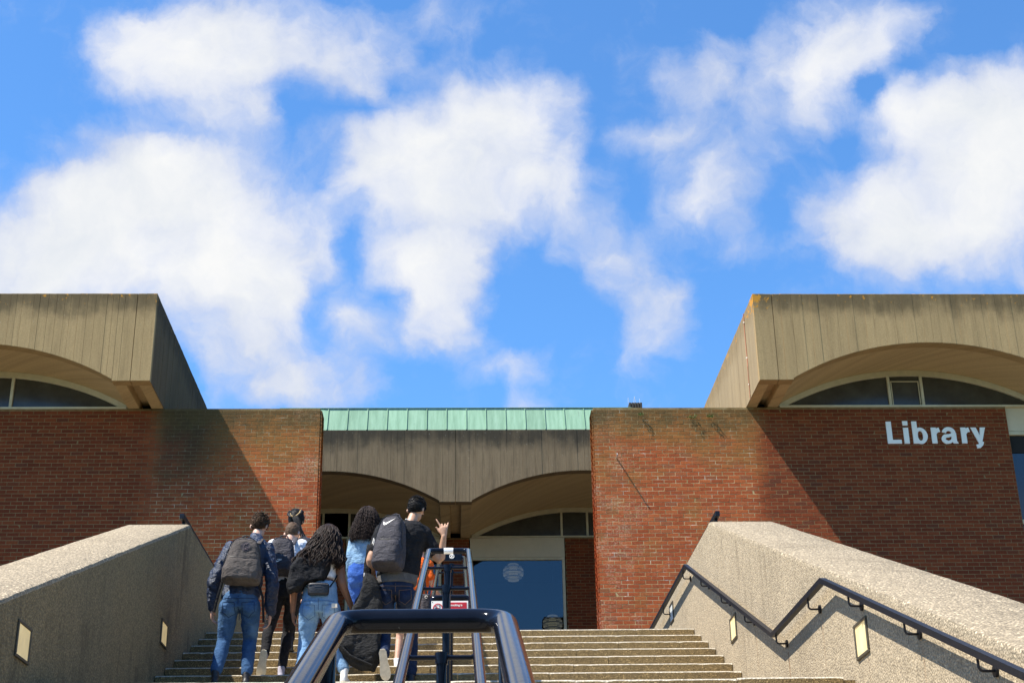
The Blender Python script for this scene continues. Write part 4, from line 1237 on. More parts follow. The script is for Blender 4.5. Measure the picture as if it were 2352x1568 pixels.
def hairmat(name, c0, c1, rough=0.35):
    m, n = material(name)
    pos = n.new('ShaderNodeNewGeometry').outputs['Position']
    n.put(n.b.inputs['Base Color'], n.ramp(n.noise(pos, 45.0, 4.0, 0.65), [(0.35, c0), (0.7, c1)]))
    n.b.inputs['Roughness'].default_value = rough; n.b.inputs['Specular IOR Level'].default_value = 0.14
    n.put(n.b.inputs['Normal'], n.bump(n.noise(n.vm('MULTIPLY', pos, (3, 3, 1)), 70.0, 3.0), 0.5, 0.008))
    return m
SK_PALE = skin('pale_skin', (0.56, 0.33, 0.235)); SK_TAN = skin('tan_skin', (0.47, 0.265, 0.165)); SK_BROWN = skin('brown_skin', (0.25, 0.115, 0.062))
H_BROWN = hairmat('brown_hair', (0.030, 0.016, 0.008), (0.105, 0.056, 0.028), 0.6); H_BLACK = hairmat('black_hair', (0.008, 0.007, 0.006), (0.020, 0.016, 0.013), 0.5)
H_DARK = hairmat('dark_wavy_hair', (0.010, 0.007, 0.006), (0.040, 0.021, 0.012), 0.48); H_CURL = hairmat('dark_curly_hair', (0.014, 0.009, 0.008), (0.040, 0.024, 0.018), 0.6)
H_BLOND = hairmat('blond_braid', (0.26, 0.17, 0.07), (0.42, 0.30, 0.14), 0.5); H_BUZZ = hairmat('cropped_hair', (0.07, 0.042, 0.025), (0.14, 0.085, 0.05), 0.6)
C_NAVY = cloth('navy_nylon', ((0.010, 0.018, 0.042), (0.020, 0.034, 0.072)), 0.42, None, 0.55, 8.0, 0.0, 700, 0.45)
C_JEAN = cloth('mid_blue_denim', ((0.026, 0.066, 0.150), (0.050, 0.112, 0.225)), 0.9, (0.10, 0.19, 0.32), 0.4)
C_JEAN_L = cloth('light_blue_denim', ((0.125, 0.245, 0.41), (0.22, 0.36, 0.53)), 0.9, (0.34, 0.47, 0.62), 0.35)
C_JEAN_V = cloth('vivid_blue_denim', ((0.035, 0.10, 0.36), (0.06, 0.15, 0.46)), 0.9, (0.09, 0.20, 0.52), 0.3)
C_JEAN_D = cloth('dark_indigo_denim', ((0.008, 0.014, 0.036), (0.018, 0.030, 0.066)), 0.85, (0.035, 0.055, 0.10), 0.45)
C_DENJK = cloth('washed_denim_jacket', ((0.16, 0.29, 0.43), (0.26, 0.40, 0.54)), 0.9, (0.36, 0.50, 0.62), 0.4, 12.0)
C_BLACK = cloth('black_cotton', ((0.011, 0.011, 0.012), (0.022, 0.021, 0.022)), 0.9, None, 0.45)
C_BLKTR = cloth('black_trouser_cloth', ((0.012, 0.012, 0.014), (0.026, 0.025, 0.027)), 0.9, None, 0.45)
C_WHITE = cloth('white_cotton', ((0.72, 0.72, 0.76), (0.80, 0.80, 0.82)), 0.9, None, 0.4)
C_ORANGE = cloth('orange_cotton', ((0.70, 0.10, 0.012), (0.85, 0.15, 0.02)), 0.9, None, 0.3)
C_BAG_G = cloth('charcoal_canvas', ((0.075, 0.062, 0.054), (0.120, 0.102, 0.088)), 0.85, None, 0.5, 7.0)
C_BAG_B = cloth('black_nylon_canvas', ((0.032, 0.029, 0.034), (0.062, 0.056, 0.063)), 0.75, None, 0.45, 7.0, 0, 700, .3)
C_PUFF = cloth('black_padded_cloth', ((0.014, 0.014, 0.014), (0.030, 0.029, 0.028)), 0.8, None, 0.6, 6.0)
C_GREY = cloth('grey_cotton', ((0.085, 0.078, 0.074), (0.14, 0.13, 0.12)), 0.9, None, 0.3)
M_SHOEW = simple('white_leather', (0.72, 0.71, 0.69), 0.5, 0.4, 0, .06, 20, .2, 100); M_SOLE = simple('cream_rubber', (0.60, 0.53, 0.40), 0.7, 0.3, 0, .15, 30, .3, 150)
M_SHOEB = simple('black_leather', (0.018, 0.017, 0.018), 0.5, 0.4); M_SHOEG = simple('lilac_grey_mesh', (0.34, 0.32, 0.38), 0.8, 0.2)
M_SOLEB = simple('dark_rubber', (0.03, 0.03, 0.03), 0.7, .3); M_ZIP = simple('zip_tape', (0.006, 0.006, 0.007), 0.5, .4)
M_EYE = simple('eye', (0.03, 0.02, 0.015), 0.2, .6); M_LIP = simple('lip', (0.36, 0.13, 0.11), 0.5, .4)

def V(p): return Vector(p)
def lerp(a, b, t): return a + (b - a) * t
def ring(c, ax, ay, rx, ry, n=18):
    return [c + ax * (rx * math.cos(2 * math.pi * k / n)) + ay * (ry * math.sin(2 * math.pi * k / n)) for k in range(n)]
def torso_loft(m, J, prof, R, start=-1):
    """prof: list of (t, half width, half depth, forward shift); t runs 0 pelvis .. 1 neck"""
    P, Cc, N_ = J['pelvis'], J['chest'], J['neck']
    rings = []
    for t, rx, ry, fs in prof:
        c = (P * (1 - t) ** 2 + Cc * 2 * t * (1 - t) * 1.0 + N_ * t * t) if 0 <= t <= 1 else (P + (P - Cc).normalized() * (-t) * 0.6 if t < 0 else N_ + (N_ - Cc).normalized() * (t - 1) * .6)
        up = (lerp(Cc, N_, .5) - P).normalized()
        F = up.cross(R).normalized()
        if t > .75:
            ctr = (J['shL'] + J['shR']) / 2; c = Vector((lerp(c, ctr, .6 * min(1, (1.05 - t) / .3)).x, c.y, c.z)) if t < 1.05 else c
        rings.append(ring(c + F * fs, R, F, rx, ry))
    m.loft(rings)
def limb(m, pts, rad, n=14, flat=1.0):
    P = [V(p) for p in pts]
    out, rr = [], []
    k = len(P)
    for i in range(k - 1):
        for q in range(6):
            t = q / 6
            out.append(lerp(P[i], P[i + 1], t)); rr.append(rad[i] + (rad[i + 1] - rad[i]) * t)
    out.append(P[-1]); rr.append(rad[-1])
    # round the elbow / knee
    sm = [out[0]] + [out[i - 1] * .25 + out[i] * .5 + out[i + 1] * .25 for i in range(1, len(out) - 1)] + [out[-1]]
    m.tube(sm, rr, n, flat=flat)
    m.ellipsoid(P[0], (rad[0],) * 3); m.ellipsoid(P[-1], (rad[-1],) * 3)
def hand(m, wr, ha, spread, palm_n, curl=0.5, s=1.0, thumb=1):
    """palm, four unequal bent fingers and a thumb; spread points from little finger to index"""
    d = (ha - wr).normalized()
    spread = (spread - d * spread.dot(d)).normalized()
    nrm = d.cross(spread).normalized()
    if nrm.dot(palm_n) < 0: nrm = -nrm
    base = wr + d * 0.012
    rings = []
    for t, w, th in ((0.0, .024, .018), (0.03, .034, .017), (0.06, .040, .015), (0.085, .040, .012)):
        rings.append(ring(base + d * t * s, spread, nrm, w * s, th * s, 12))
    m.loft(rings)
    for k, (ln, off) in enumerate(((.82, -.030), (.96, -.010), (1.0, .010), (.92, .030))):
        p = base + d * (0.078 + (.006 if 0 < k < 3 else 0)) * s + spread * off * s
        pts, ang = [p], 0.0; dd = d.copy()
        for b_, a_ in ((.040, curl * .8), (.026, curl * 1.2), (.021, curl * .9)):
            ang += a_
            dd = d * math.cos(ang) + nrm * math.sin(ang) + spread * off * 1.5
            pts.append(pts[-1] + dd.normalized() * b_ * ln * s)
        m.tube(pts, [.0088 * s, .0085 * s, .0078 * s, .0062 * s], 8)
    p = base + d * .02 * s + spread * .030 * s
    m.tube([p, p + (d * .5 + spread * .75 + nrm * .25).normalized() * .038 * s, p + (d * .5 + spread * .75 + nrm * .25).normalized() * .038 * s + (d * .85 + spread * .35 + nrm * .35).normalized() * .032 * s], [.012 * s, .010 * s, .0075 * s], 8)
def foot(parent, ank, toe, knee, mu, ms, s=1.0, lift=False, zg=None):
    """shoe with a separate sole; lift = heel raised, sole turned to the back"""
    if lift:
        f = (toe - ank).normalized()
        nup = Vector((0, 1, 0.25)); nup = (nup - f * nup.dot(f)).normalized()
    else:
        f = Vector((toe.x - ank.x, toe.y - ank.y, 0)).normalized(); nup = Vector((0, 0, 1))
    side = f.cross(nup).normalized()
    o0 = ank - nup * 0.075 * s if lift else Vector((ank.x, ank.y, zg))
    def P(t, sd, h): return o0 + f * t * s + side * sd * s + nup * h * s
    outline = [(-.072, 0), (-.068, .022), (-.045, .033), (0, .034), (.05, .036), (.10, .045), (.145, .047), (.18, .036), (.200, .012)]
    poly = [(t, w) for t, w in outline] + [(t, -w * .92) for t, w in outline[::-1][:-1]]
    sole = MB(); n = len(poly)
    lo = [P(t * 1.02, w * 1.05, -.002 + (.010 if t > .15 else 0)) for t, w in poly]; hi = [P(t, w, .028 + (.008 if t > .15 else 0)) for t, w in poly]
    sole.loft([lo, hi])
    rings = []
    for t, w, h in ((-.066, .018, .055), (-.055, .029, .082), (-.02, .034, .092), (.02, .036, .092), (.06, .037, .076), (.10, .043, .058), (.145, .044, .044), (.18, .034, .036), (.196, .014, .030)):
        rings.append([P(t, w * math.cos(a) , .020 + (h - .020) * (max(0, math.sin(a)) ** .6 if math.sin(a) > 0 else 0) - (.004 if math.sin(a) < 0 else 0)) for a in np.linspace(0, 2 * math.pi, 16, endpoint=False)])
    up = MB().loft(rings)
    up.tube([P(-.02, 0, .06), ank + nup * .03], [.034 * s, .038 * s], 12)
    sh = organic('shoe', up, mu, parent, 0.008, 2)
    sole.build('sole', ms, sh)
    sh.children[0].matrix_parent_inverse = Matrix.Identity(4)
    sh.children[0].matrix_parent_inverse = Matrix.Identity(4)
    return sh
def head_shape(m, c, R, F, U, s=1.0):
    rot = Matrix((R, F, U)).transposed()
    m.ellipsoid(c + U * .018 * s - F * .006 * s, (.074 * s, .094 * s, .098 * s), 20, 14, rot)
    m.ellipsoid(c - U * .050 * s + F * .030 * s, (.055 * s, .062 * s, .068 * s), 16, 10, rot)
    m.ellipsoid(c - U * .098 * s + F * .065 * s, (.022 * s, .020 * s, .018 * s), 10, 8, rot)       # chin
    m.loft([ring(c + F * .086 * s + U * .016 * s, R, U, .007 * s, .006 * s, 8), ring(c + F * .100 * s - U * .012 * s, R, U, .010 * s, .009 * s, 8), ring(c + F * .112 * s - U * .030 * s, R, U, .015 * s, .009 * s, 8), ring(c + F * .075 * s - U * .036 * s, R, U, .017 * s, .008 * s, 8)])
    for sd in (-1, 1):
        m.ellipsoid(c + R * sd * .078 * s - U * .018 * s - F * .008 * s, (.010 * s, .019 * s, .031 * s), 10, 8, rot @ Matrix.Rotation(sd * .45, 3, 'Z'))
        m.ellipsoid(c + R * sd * .034 * s + F * .080 * s + U * .012 * s, (.020 * s, .012 * s, .007 * s), 8, 6, rot)
    m.ellipsoid(c + F * .086 * s - U * .062 * s, (.024 * s, .009 * s, .006 * s), 8, 6, rot)

def person(J, spec, label):
    J = {k: V(p) for k, p in J.items()}
    zg = spec['zg']
    base = Vector(((J['anL'].x + J['anR'].x) / 2, (J['anL'].y + J['anR'].y) / 2, zg))
    t = thing('person', label, 'person', base, group='students climbing the steps')
    R = (J['shR'] - J['shL']); R.z *= .5; R.normalize()
    up = Vector((0, 0, 1)); F = up.cross(R).normalized()
    s = spec.get('s', 1.0); fem = spec.get('fem', False)
    hy = spec.get('head_yaw', 0.0); hp_ = spec.get('head_pitch', -0.35); hr_ = spec.get('head_roll', 0.0)
    HR = Matrix.Rotation(hy, 3, 'Z'); hf = HR @ F; hrgt = HR @ R
    HP = Matrix.Rotation(hp_, 3, hrgt); hf = HP @ hf; hu = HP @ up
    HRo = Matrix.Rotation(hr_, 3, hf); hu = HRo @ hu; hrgt = HRo @ hrgt
    # -- skin
    m = MB()
    prof = [(-.16, .10, .085, 0), (0, .150, .105, -.01), (.22, .128, .092, 0), (.42, .118 if fem else .135, .088, .0), (.66, .135 if fem else .150, .098, .005), (.84, .130 if fem else .155, .088, 0), (.95, .075, .065, .0), (1.02, .052, .052, .0)]
    prof = [(a, b * s * .93, c * s * .93, d) for a, b, c, d in prof]
    torso_loft(m, J, prof, R)
    m.tube([lerp(J['chest'], J['neck'], .6), J['neck'], lerp(J['neck'], J['head'], .55)], [.058 * s, .050 * s, .047 * s], 14)
    head_shape(m, J['head'], hrgt, hf, hu, spec.get('hs', .97) * s)
    mt = spec.get('muscle', 1.0)
    for sd in 'LR':
        limb(m, [J['sh' + sd], J['el' + sd], J['wr' + sd]], [.050 * s * mt, .037 * s * mt, .025 * s])
        limb(m, [J['hip' + sd], J['kn' + sd], J['an' + sd]], [.066 * s, .043 * s, .031 * s])
        sg = -1 if sd == 'L' else 1
        if not (sd == 'R' and spec.get('raised')):
            hand(m, J['wr' + sd], J['ha' + sd], F * 1.0 - R * sg * .15, -R * sg, spec.get('curl', .5), s)
    if spec.get('raised'):
        wr = J['wrR']; k = .94
        q = lambda x, z, y=0: V((wr.x + x * k, wr.y + y, wr.z + z * k))
        m.loft([ring(q(.0, .0), V((1, 0, 0)), V((0, 1, 0)), .026, .019, 12), ring(q(-.004, .035), V((1, 0, 0)), V((0, 1, 0)), .036, .020, 12), ring(q(-.006, .075), V((1, 0, 0)), V((0, 1, 0)), .042, .018, 12), ring(q(-.004, .100), V((1, 0, 0)), V((0, 1, 0)), .041, .015, 12)])
        m.tube([q(-.030, .095), q(-.050, .135, .004), q(-.068, .165, .006), q(-.082, .188, .008)], [.0105, .0098, .009, .007], 8)        # index
        m.tube([q(-.012, .102), q(-.022, .135, .016), q(-.026, .140, .042), q(-.022, .112, .05)], [.0105, .010, .009, .0075], 8)
        m.tube([q(.012, .100), q(.012, .136, .014), q(.014, .142, .040), q(.012, .115, .05)], [.010, .0098, .009, .0075], 8)
        m.tube([q(.033, .092), q(.040, .130, .006), q(.044, .150, .020), q(.040, .136, .035)], [.009, .0088, .008, .007], 8)
        m.tube([q(-.024, .030), q(-.052, .062, .008), q(-.070, .088, .010), q(-.085, .104, .006)], [.014, .0125, .011, .009], 8)
    organic('body', m, spec['skin'], t, 0.0065, 2)
    for sd in (-1, 1):
        MB().ellipsoid(J['head'] + hrgt * sd * .033 * s + hf * .086 * s + hu * .006 * s, (.011, .006, .006), 8, 6, Matrix((hrgt, hf, hu)).transposed()).build('eye', M_EYE, t, smooth=True)
    MB().ellipsoid(J['head'] + hf * .090 * s - hu * .062 * s, (.022, .006, .006), 8, 6, Matrix((hrgt, hf, hu)).transposed()).build('mouth', M_LIP, t, smooth=True)
    # -- trousers
    tr = spec['trousers']; g = tr.get('loose', 1.0)
    m = MB()
    torso_loft(m, J, [(-.17, .11 * s, .10 * s, -.008), (-.04, .163 * s, .125 * s, -.020), (.06, .166 * s, .122 * s, -.016), (tr.get('waist', .22), .150 * s, .108 * s, -.004)], R)
    for sd in 'LR':
        h, kk, a = J['hip' + sd], J['kn' + sd], J['an' + sd]
        al = tr.get('short')
        if al:
            limb(m, [h, lerp(h, kk, .55)], [.100 * s, .090 * s])
        else:
            mid = lerp(kk, a, .35) - F * .012
            P_ = [h, lerp(h, kk, .5) + F * .01, kk, mid, lerp(kk, a, .88)]
            limb(m, P_, [.096 * s * g, .083 * s * g, .064 * s * g, .062 * s * g, tr.get('hem', .050) * s])
            m.ellipsoid(h - F * .035 * s - up * .01, (.085 * s, .082 * s, .095 * s))
    organic('trousers' if not tr.get('short') else 'shorts', m, tr['mat'], t, 0.0095, 3, [(0.016, 0.085), (0.008, 0.03)])
    # -- top
    for tp in spec['tops']:
        m = MB(); th = tp.get('thick', .015)
        lo = tp.get('low', 0.0); hi = tp.get('high', .98)
        pr = []
        for tt, rx, ry in ((lo, .150, .108), (lo + .10, .150, .108), (.35, .140, .104), (.55, .148, .112), (.72, .158, .112), (.86, .150, .098), (.95, .082, .070), (hi, .060, .058)):
            if tt <= hi + .001: pr.append((tt, (rx * (.92 if fem else 1) + th) * s, (ry * (.95 if fem else 1) + th) * s, -.005))
        torso_loft(m, J, pr, R)
        for sd in tp.get('sleeves', 'LR'):
            sl = tp.get('sleeve', 1.0)       # 0 none, .5 to the elbow, 1 to the wrist
            a, b, c = J['sh' + sd], J['el' + sd], J['wr' + sd]
            if sl <= 0: continue
            sr = tp.get('sr', .060)
            if sl < .6:
                e = lerp(a, b, sl * 1.6)
                limb(m, [a, lerp(a, e, .5), e], [(sr + .012) * s, (sr + .004) * s, (sr + .002) * s])
            else:
                limb(m, [a, b, lerp(b, c, .5), lerp(b, c, .96)], [(sr + .010) * s, sr * s, sr * .92 * s, sr * .72 * s])
        if tp.get('collar'):
            m.tube([lerp(J['neck'], J['head'], -.12), lerp(J['neck'], J['head'], .22)], [.075 * s, .062 * s], 16)
        organic(tp['name'], m, tp['mat'], t, 0.0095, 3, tp.get('disp', [(0.018, 0.075), (0.008, 0.03)]), tp.get('cut'))
    # -- shoes
    for sd in 'LR':
        mu, ms = spec['shoes']
        foot(t, J['an' + sd], J['to' + sd], J['kn' + sd], mu, ms, s, lift=(sd in spec.get('lift', '')), zg=spec.get('zg' + sd, zg))
    return t, J, R, F, (hrgt, hf, hu), s

def strands(name, mat, parent, stations, n, waves, amp, rad, seed, arc_=(-2.4, 2.4), seg=14, core=True, curl=False, back=Vector((0, -1, 0)), top=None, parts=1):
    """long hair: many tapering locks hanging inside a silhouette given by (z, cx, cy, rx, ry) stations"""
    r = random.Random(seed); m = MB()
    zs = [q[0] for q in stations]
    def st(z):
        for a, b in zip(stations[:-1], stations[1:]):
            if b[0] <= z <= a[0]:
                t_ = (a[0] - z) / max(1e-6, a[0] - b[0])
                return [a[i] + (b[i] - a[i]) * t_ for i in range(5)]
        return list(stations[0] if z > zs[0] else stations[-1])
    if core:
        mc = MB(); rings = []
        for q in stations[:-1]:
            rings.append([Vector((q[1] + q[3] * .86 * math.sin(a), q[2] - q[4] * .86 * math.cos(a), q[0])) for a in np.linspace(0, 2 * math.pi, 18, endpoint=False)])
        mc.loft(rings)
        organic(name + '_mass' if False else name, mc, mat, parent, 0.012, 2, [(0.03, 0.05)])
    for k in range(n):
        a = r.uniform(*arc_); layer = r.uniform(.82, 1.06)
        z0 = zs[0] - abs(r.gauss(0, .02)) if r.random() < .6 else r.uniform(zs[0] - (zs[0] - zs[-1]) * .55, zs[0])
        z1 = zs[-1] + abs(r.gauss(0, .35)) * (zs[0] - zs[-1]) * .5
        if z1 > z0 - .08: z1 = z0 - .08
        ph, ph2 = r.uniform(0, 6.28), r.uniform(0, 6.28); w = waves * r.uniform(.8, 1.25); am = amp * r.uniform(.5, 1.3)
        sg = seg if not curl else int(seg * 2.2)
        pts, rr = [], []
        drift = r.gauss(0, .18)
        for i in range(sg + 1):
            u = i / sg; z = z0 + (z1 - z0) * u
            q = st(z); aa = a + drift * u
            g_ = layer
            x = q[1] + q[3] * g_ * math.sin(aa); y = q[2] - q[4] * g_ * math.cos(aa)
            fu = min(1.0, u * 3)
            L_ = (z0 - z1)
            if curl:
                x += am * fu * math.cos(w * L_ * u * 6.28 + ph); y += am * fu * math.sin(w * L_ * u * 6.28 + ph)
            else:
                x += am * fu * math.sin(w * L_ * u * 6.28 + ph); y += am * .6 * fu * math.sin(w * L_ * u * 6.28 + ph2)
            pts.append((x, y, z)); rr.append(rad * (1.0 - .75 * u ** 2) * r.uniform(.85, 1.1))
        m.tube(pts, rr, 4, caps=False)
    return m.build(name, mat, parent, smooth='all')

def cap_hair(name, mat, parent, c, axes, s, tufts, tl, tr_, seed, low=-.2, front=.5, thick=1.04, curl=0.0):
    """short hair: a close cap with many small tufts standing off it"""
    R, F, U = axes; r = random.Random(seed); m = MB()
    rot = Matrix((R, F, U)).transposed()
    c = c + U * .020 * s - F * .008 * s
    rx, ry, rz = .077 * s * thick, .097 * s * thick, .101 * s * thick
    mc = MB().ellipsoid(c, (rx, ry, rz), 24, 16, rot)
    pn = (F * .75 - U * .66).normalized(); p0 = c + F * ry * .80 + U * rz * (.30 + low * .4)
    cut = [(p0, pn)]
    cap = organic(name, mc, mat, parent, 0.008, 1, [(0.010, 0.02)], cut)
    for k in range(tufts):
        while True:
            d = Vector((r.gauss(0, 1), r.gauss(0, 1), r.gauss(0, 1))).normalized()
            if (c + R * d.x * rx + F * d.y * ry + U * d.z * rz - p0).dot(pn) < -.004: break
        p = c + R * d.x * rx * .97 + F * d.y * ry * .97 + U * d.z * rz * .97
        nn = (R * d.x + F * d.y + U * d.z).normalized()
        tg = nn.cross(Vector((r.gauss(0, 1), r.gauss(0, 1), r.gauss(0, 1)))).normalized()
        L_ = tl * r.uniform(.5, 1.2) * (0.22 + .78 * max(0, d.z))
        if curl:
            pts = [p, p + nn * L_ * .6 + tg * curl * .5, p + nn * L_ + tg * curl, p + nn * L_ * .8 + tg * curl * 1.6]
            m.tube(pts, [tr_, tr_, tr_ * .8, tr_ * .3], 5, caps=False)
        else:
            dn = (tg * .5 + nn * .35 - U * .35).normalized()
            m.tube([p - nn * .003, p + nn * L_ * .3 + dn * L_ * .4, p + nn * L_ * .25 + dn * L_ * 1.1], [tr_, tr_ * .8, tr_ * .2], 4, caps=False)
    m.build(name, mat, parent, smooth='all')

def sup(c, ax, ay, rx, ry, e=3.0, n=28):
    out = []
    for k in range(n):
        a = 2 * math.pi * k / n; ca, sa = math.cos(a), math.sin(a)
        out.append(c + ax * (rx * math.copysign(abs(ca) ** (2 / e), ca)) + ay * (ry * math.copysign(abs(sa) ** (2 / e), sa)))
    return out
def backpack(label, bot, top, w0, w1, depth, R, mat, seed, straps=None, logo=None, roundness=3.2, mid=1.06, handle=True, pocket=.52):
    """bag body lofted up its own axis, lower pocket, zips, handle and straps"""
    bot, top = V(bot), V(top)
    up = (top - bot); H = up.length; up.normalize()
    R = (R - up * R.dot(up)).normalized(); B = R.cross(up).normalized()     # B points forward (to the wearer)
    if B.y < 0: B = -B
    t = thing('backpack', label, 'backpack', bot)
    m = MB(); rings = []
    for u, k, d in ((-.01, .70, .45), (.02, .90, .80), (.08, 1.0, .98), (.3, mid, 1.05), (.55, 1.0, .98), (.78, .93, .86), (.90, .82, .70), (.97, .62, .50), (1.0, .40, .34)):
        w = (w0 + (w1 - w0) * u) * k
        rings.append(sup(bot + up * H * u - B * 0.0, R, B, w, depth * d, roundness))
    m.loft(rings)
    body = organic('bag_body', m, mat, t, 0.009, 2, [(0.016, 0.10), (0.007, 0.035)])
    m = MB(); rings = []
    for u, k, d in ((.03, .78, .5), (.06, .86, .9), (.25, .92, 1.0), (.42, .90, .85), (pocket, .84, .52), (pocket + .015, .80, .3)):
        w = (w0 + (w1 - w0) * u) * k
        rings.append(sup(bot + up * H * u - B * depth * .72, R, B, w, depth * .62 * d, 2.8))
    m.loft(rings)
    organic('front_pocket', m, mat, t, 0.009, 2, [(0.014, 0.07), (0.006, 0.03)])
    zp = MB(); w = (w0 + (w1 - w0) * pocket) * .84
    zp.tube([bot + up * H * (pocket - .02 + .02 * (abs(k) / 6.0) ** 2) + R * w * k / 6.5 - B * depth * (1.10 - .25 * (abs(k) / 6) ** 3) for k in range(-6, 7)], .0042, 6)
    zp.build('zip', M_ZIP, t)
    zp = MB()
    zp.tube([bot + up * H * u + R * sgn * (w0 + (w1 - w0) * u) * k - B * depth * .55 for sgn, u, k in ((-1, .35, 1.035), (-1, .6, 1.0), (-1, .80, .925), (-1, .92, .74), (-1, .985, .4), (1, .985, .4), (1, .92, .74), (1, .80, .925), (1, .6, 1.0), (1, .35, 1.035))], .004, 6)
    zp.build('zip', M_ZIP, t)
    if handle:
        hd = MB(); hd.tube([top + up * -.01 + R * .05 + B * depth * .3, top + up * .035 + R * .035 + B * depth * .3, top + up * .045 + B * depth * .3, top + up * .035 - R * .035 + B * depth * .3, top + up * -.01 - R * .05 + B * depth * .3], .007, 8)
        hd.build('handle', mat, t, smooth=True)
    for pts in (straps or []):
        MB().tube([V(p) for p in pts], .020, 10, flat=.35).build('strap', mat, t, smooth=True)
    return t, bot, up, H, R, B
from mathutils.bvhtree import BVHTree
def stick(vs, parent, direction, off=0.0025, names=('bag_body', 'front_pocket')):
    """lay points onto the parent's outer parts, seen along direction"""
    trees = [BVHTree.FromPolygons([v.co for v in ch.data.vertices], [tuple(p.vertices) for p in ch.data.polygons]) for ch in parent.children if ch.name.startswith(tuple(names))]
    out = []
    for p in vs:
        best = None
        for tr in trees:
            h = tr.ray_cast(p - direction * .4, direction)
            if h[0] is not None and (best is None or h[3] < best): best = h[3]
        out.append(p - direction * .4 + direction * (best - off) if best is not None else p)
    return out
def swoosh(parent, c, R, U, Nn, size, mat):
    """white tick mark"""
    up_ = [(0.0, .42), (.06, .28), (.16, .20), (.28, .22), (1.0, .58)]
    lo_ = [(.93, .545), (.25, .03), (.13, 0.0), (.04, .06), (-.01, .22)]
    pl = up_ + lo_
    m = MB()
    # quad strip between upper and lower outline so that it can follow the cloth
    def at(poly, t):
        k = min(len(poly) - 2, int(t * (len(poly) - 1))); f = t * (len(poly) - 1) - k
        return (poly[k][0] + (poly[k + 1][0] - poly[k][0]) * f, poly[k][1] + (poly[k + 1][1] - poly[k][1]) * f)
    up2 = [(0.0, .42), (.055, .30), (.13, .215), (.21, .20), (.30, .225), (.65, .40), (1.0, .58)]
    lo2 = [(0.0, .42), (-.015, .22), (.02, .09), (.11, .005), (.25, .03), (.62, .30), (1.0, .58)]
    rows = []
    for k in range(13):
        a_, b_ = at(up2, k / 12), at(lo2, k / 12)
        rows.append([c + R * (p[0] - .45) * size + U * (p[1] - .25) * size for p in (a_, ((a_[0] + b_[0]) / 2, (a_[1] + b_[1]) / 2), b_)])
    vs = stick([p for rr in rows for p in rr], parent, -Nn, .003)
    m.add(vs, [(i * 3 + j, i * 3 + j + 1, i * 3 + j + 4, i * 3 + j + 3) for i in range(12) for j in range(2)])
    return m.build('logo', mat, parent)
def drape(name, label, cat, poly, y, thick, mat, seed, disp=((0.05, .16), (0.02, .06)), at=None, lean=None):
    """hanging cloth with thickness and folds: outline extruded, rounded and creased"""
    m = MB()
    n = len(poly)
    ctr = V((sum(p[0] for p in poly) / n, y, sum(p[1] for p in poly) / n))
    rings = []
    ly = lean or (lambda x, z: 0.0)
    for k, (dy, f) in enumerate(((-.5, .80), (-.34, .93), (0, 1.0), (.34, .93), (.5, .80))):
        rings.append([V((ctr.x + (p[0] - ctr.x) * f, y + dy * thick + ly(p[0], p[1]), ctr.z + (p[1] - ctr.z) * f)) for p in poly])
    m.loft(rings)
    if at is None:
        t = thing(name, label, cat, (ctr.x, y, min(p[1] for p in poly)))
        organic('cloth', m, mat, t, 0.012, 4, disp)
        return t
    return organic(name, m, mat, at, 0.010, 4, disp)
def side_strap(parent, pts, mat, r=.012):
    MB().tube([V(p) for p in pts], r, 8, flat=.3).build('strap', mat, parent, smooth=True)

# ---- 1: navy jacket, charcoal backpack, mid blue jeans
J1 = dict(head=(-1.92,14.06,4.13),neck=(-1.935,13.98,3.97),chest=(-2.00,13.93,3.78),pelvis=(-2.04,13.90,3.36),shL=(-2.155,13.92,3.865),shR=(-1.815,13.95,3.865),elL=(-2.29,13.87,3.55),wrL=(-2.31,13.96,3.30),haL=(-2.305,13.99,3.21),elR=(-1.745,13.88,3.51),wrR=(-1.76,13.98,3.25),haR=(-1.775,14.02,3.17),hipL=(-2.14,13.90,3.30),knL=(-2.18,13.98,2.99),anL=(-2.22,13.84,2.66),toL=(-2.25,14.00,2.65),hipR=(-1.94,13.90,3.30),knR=(-1.95,14.06,3.02),anR=(-1.95,13.94,2.66),toR=(-1.96,14.10,2.65))
p1, J, R, F, ax, s = person(J1, dict(zg=2.545, skin=SK_PALE, s=1.0, head_yaw=-.22, head_pitch=-.45, head_roll=.05, trousers=dict(mat=C_JEAN, loose=1.02, hem=.056, waist=.20),
    tops=[dict(name='jacket', mat=C_NAVY, thick=.030, low=.02, sleeve=1.0, sr=.064, collar=True, disp=[(0.030, 0.07), (0.012, 0.03)])], shoes=(M_SHOEB, M_SOLEB)),
    'young man in navy jacket and blue jeans wearing a charcoal backpack')
cap_hair('hair', H_BROWN, p1, J['head'], ax, .98, 420, .034, .0055, 1, low=-.05, front=.6, thick=1.03, curl=.016)
b1, bo, bu, bh, bR, bB = backpack('charcoal backpack with a dark round print on the back of the navy jacket', (-2.015, 13.70, 3.465), (-1.995, 13.74, 3.905), .190, .135, .10, R, C_BAG_G, 1,
    straps=[[(-2.11, 13.78, 3.86), (-2.10, 13.90, 3.945), (-2.09, 14.02, 3.90), (-2.10, 14.06, 3.75)], [(-1.88, 13.78, 3.87), (-1.87, 13.92, 3.955), (-1.86, 14.05, 3.90), (-1.87, 14.08, 3.75)]])
cpt = bo + bu * bh * .76 + bR * .012
m = MB(); rings_ = [[cpt]] + [[cpt + bR * rr_ * math.cos(a) + bu * rr_ * math.sin(a) for a in np.linspace(0, 2 * math.pi, 24, endpoint=False)] for rr_ in (.008, .016, .024, .032, .040, .048)]
vs = stick([p for q_ in rings_ for p in q_], b1, bB, .004)
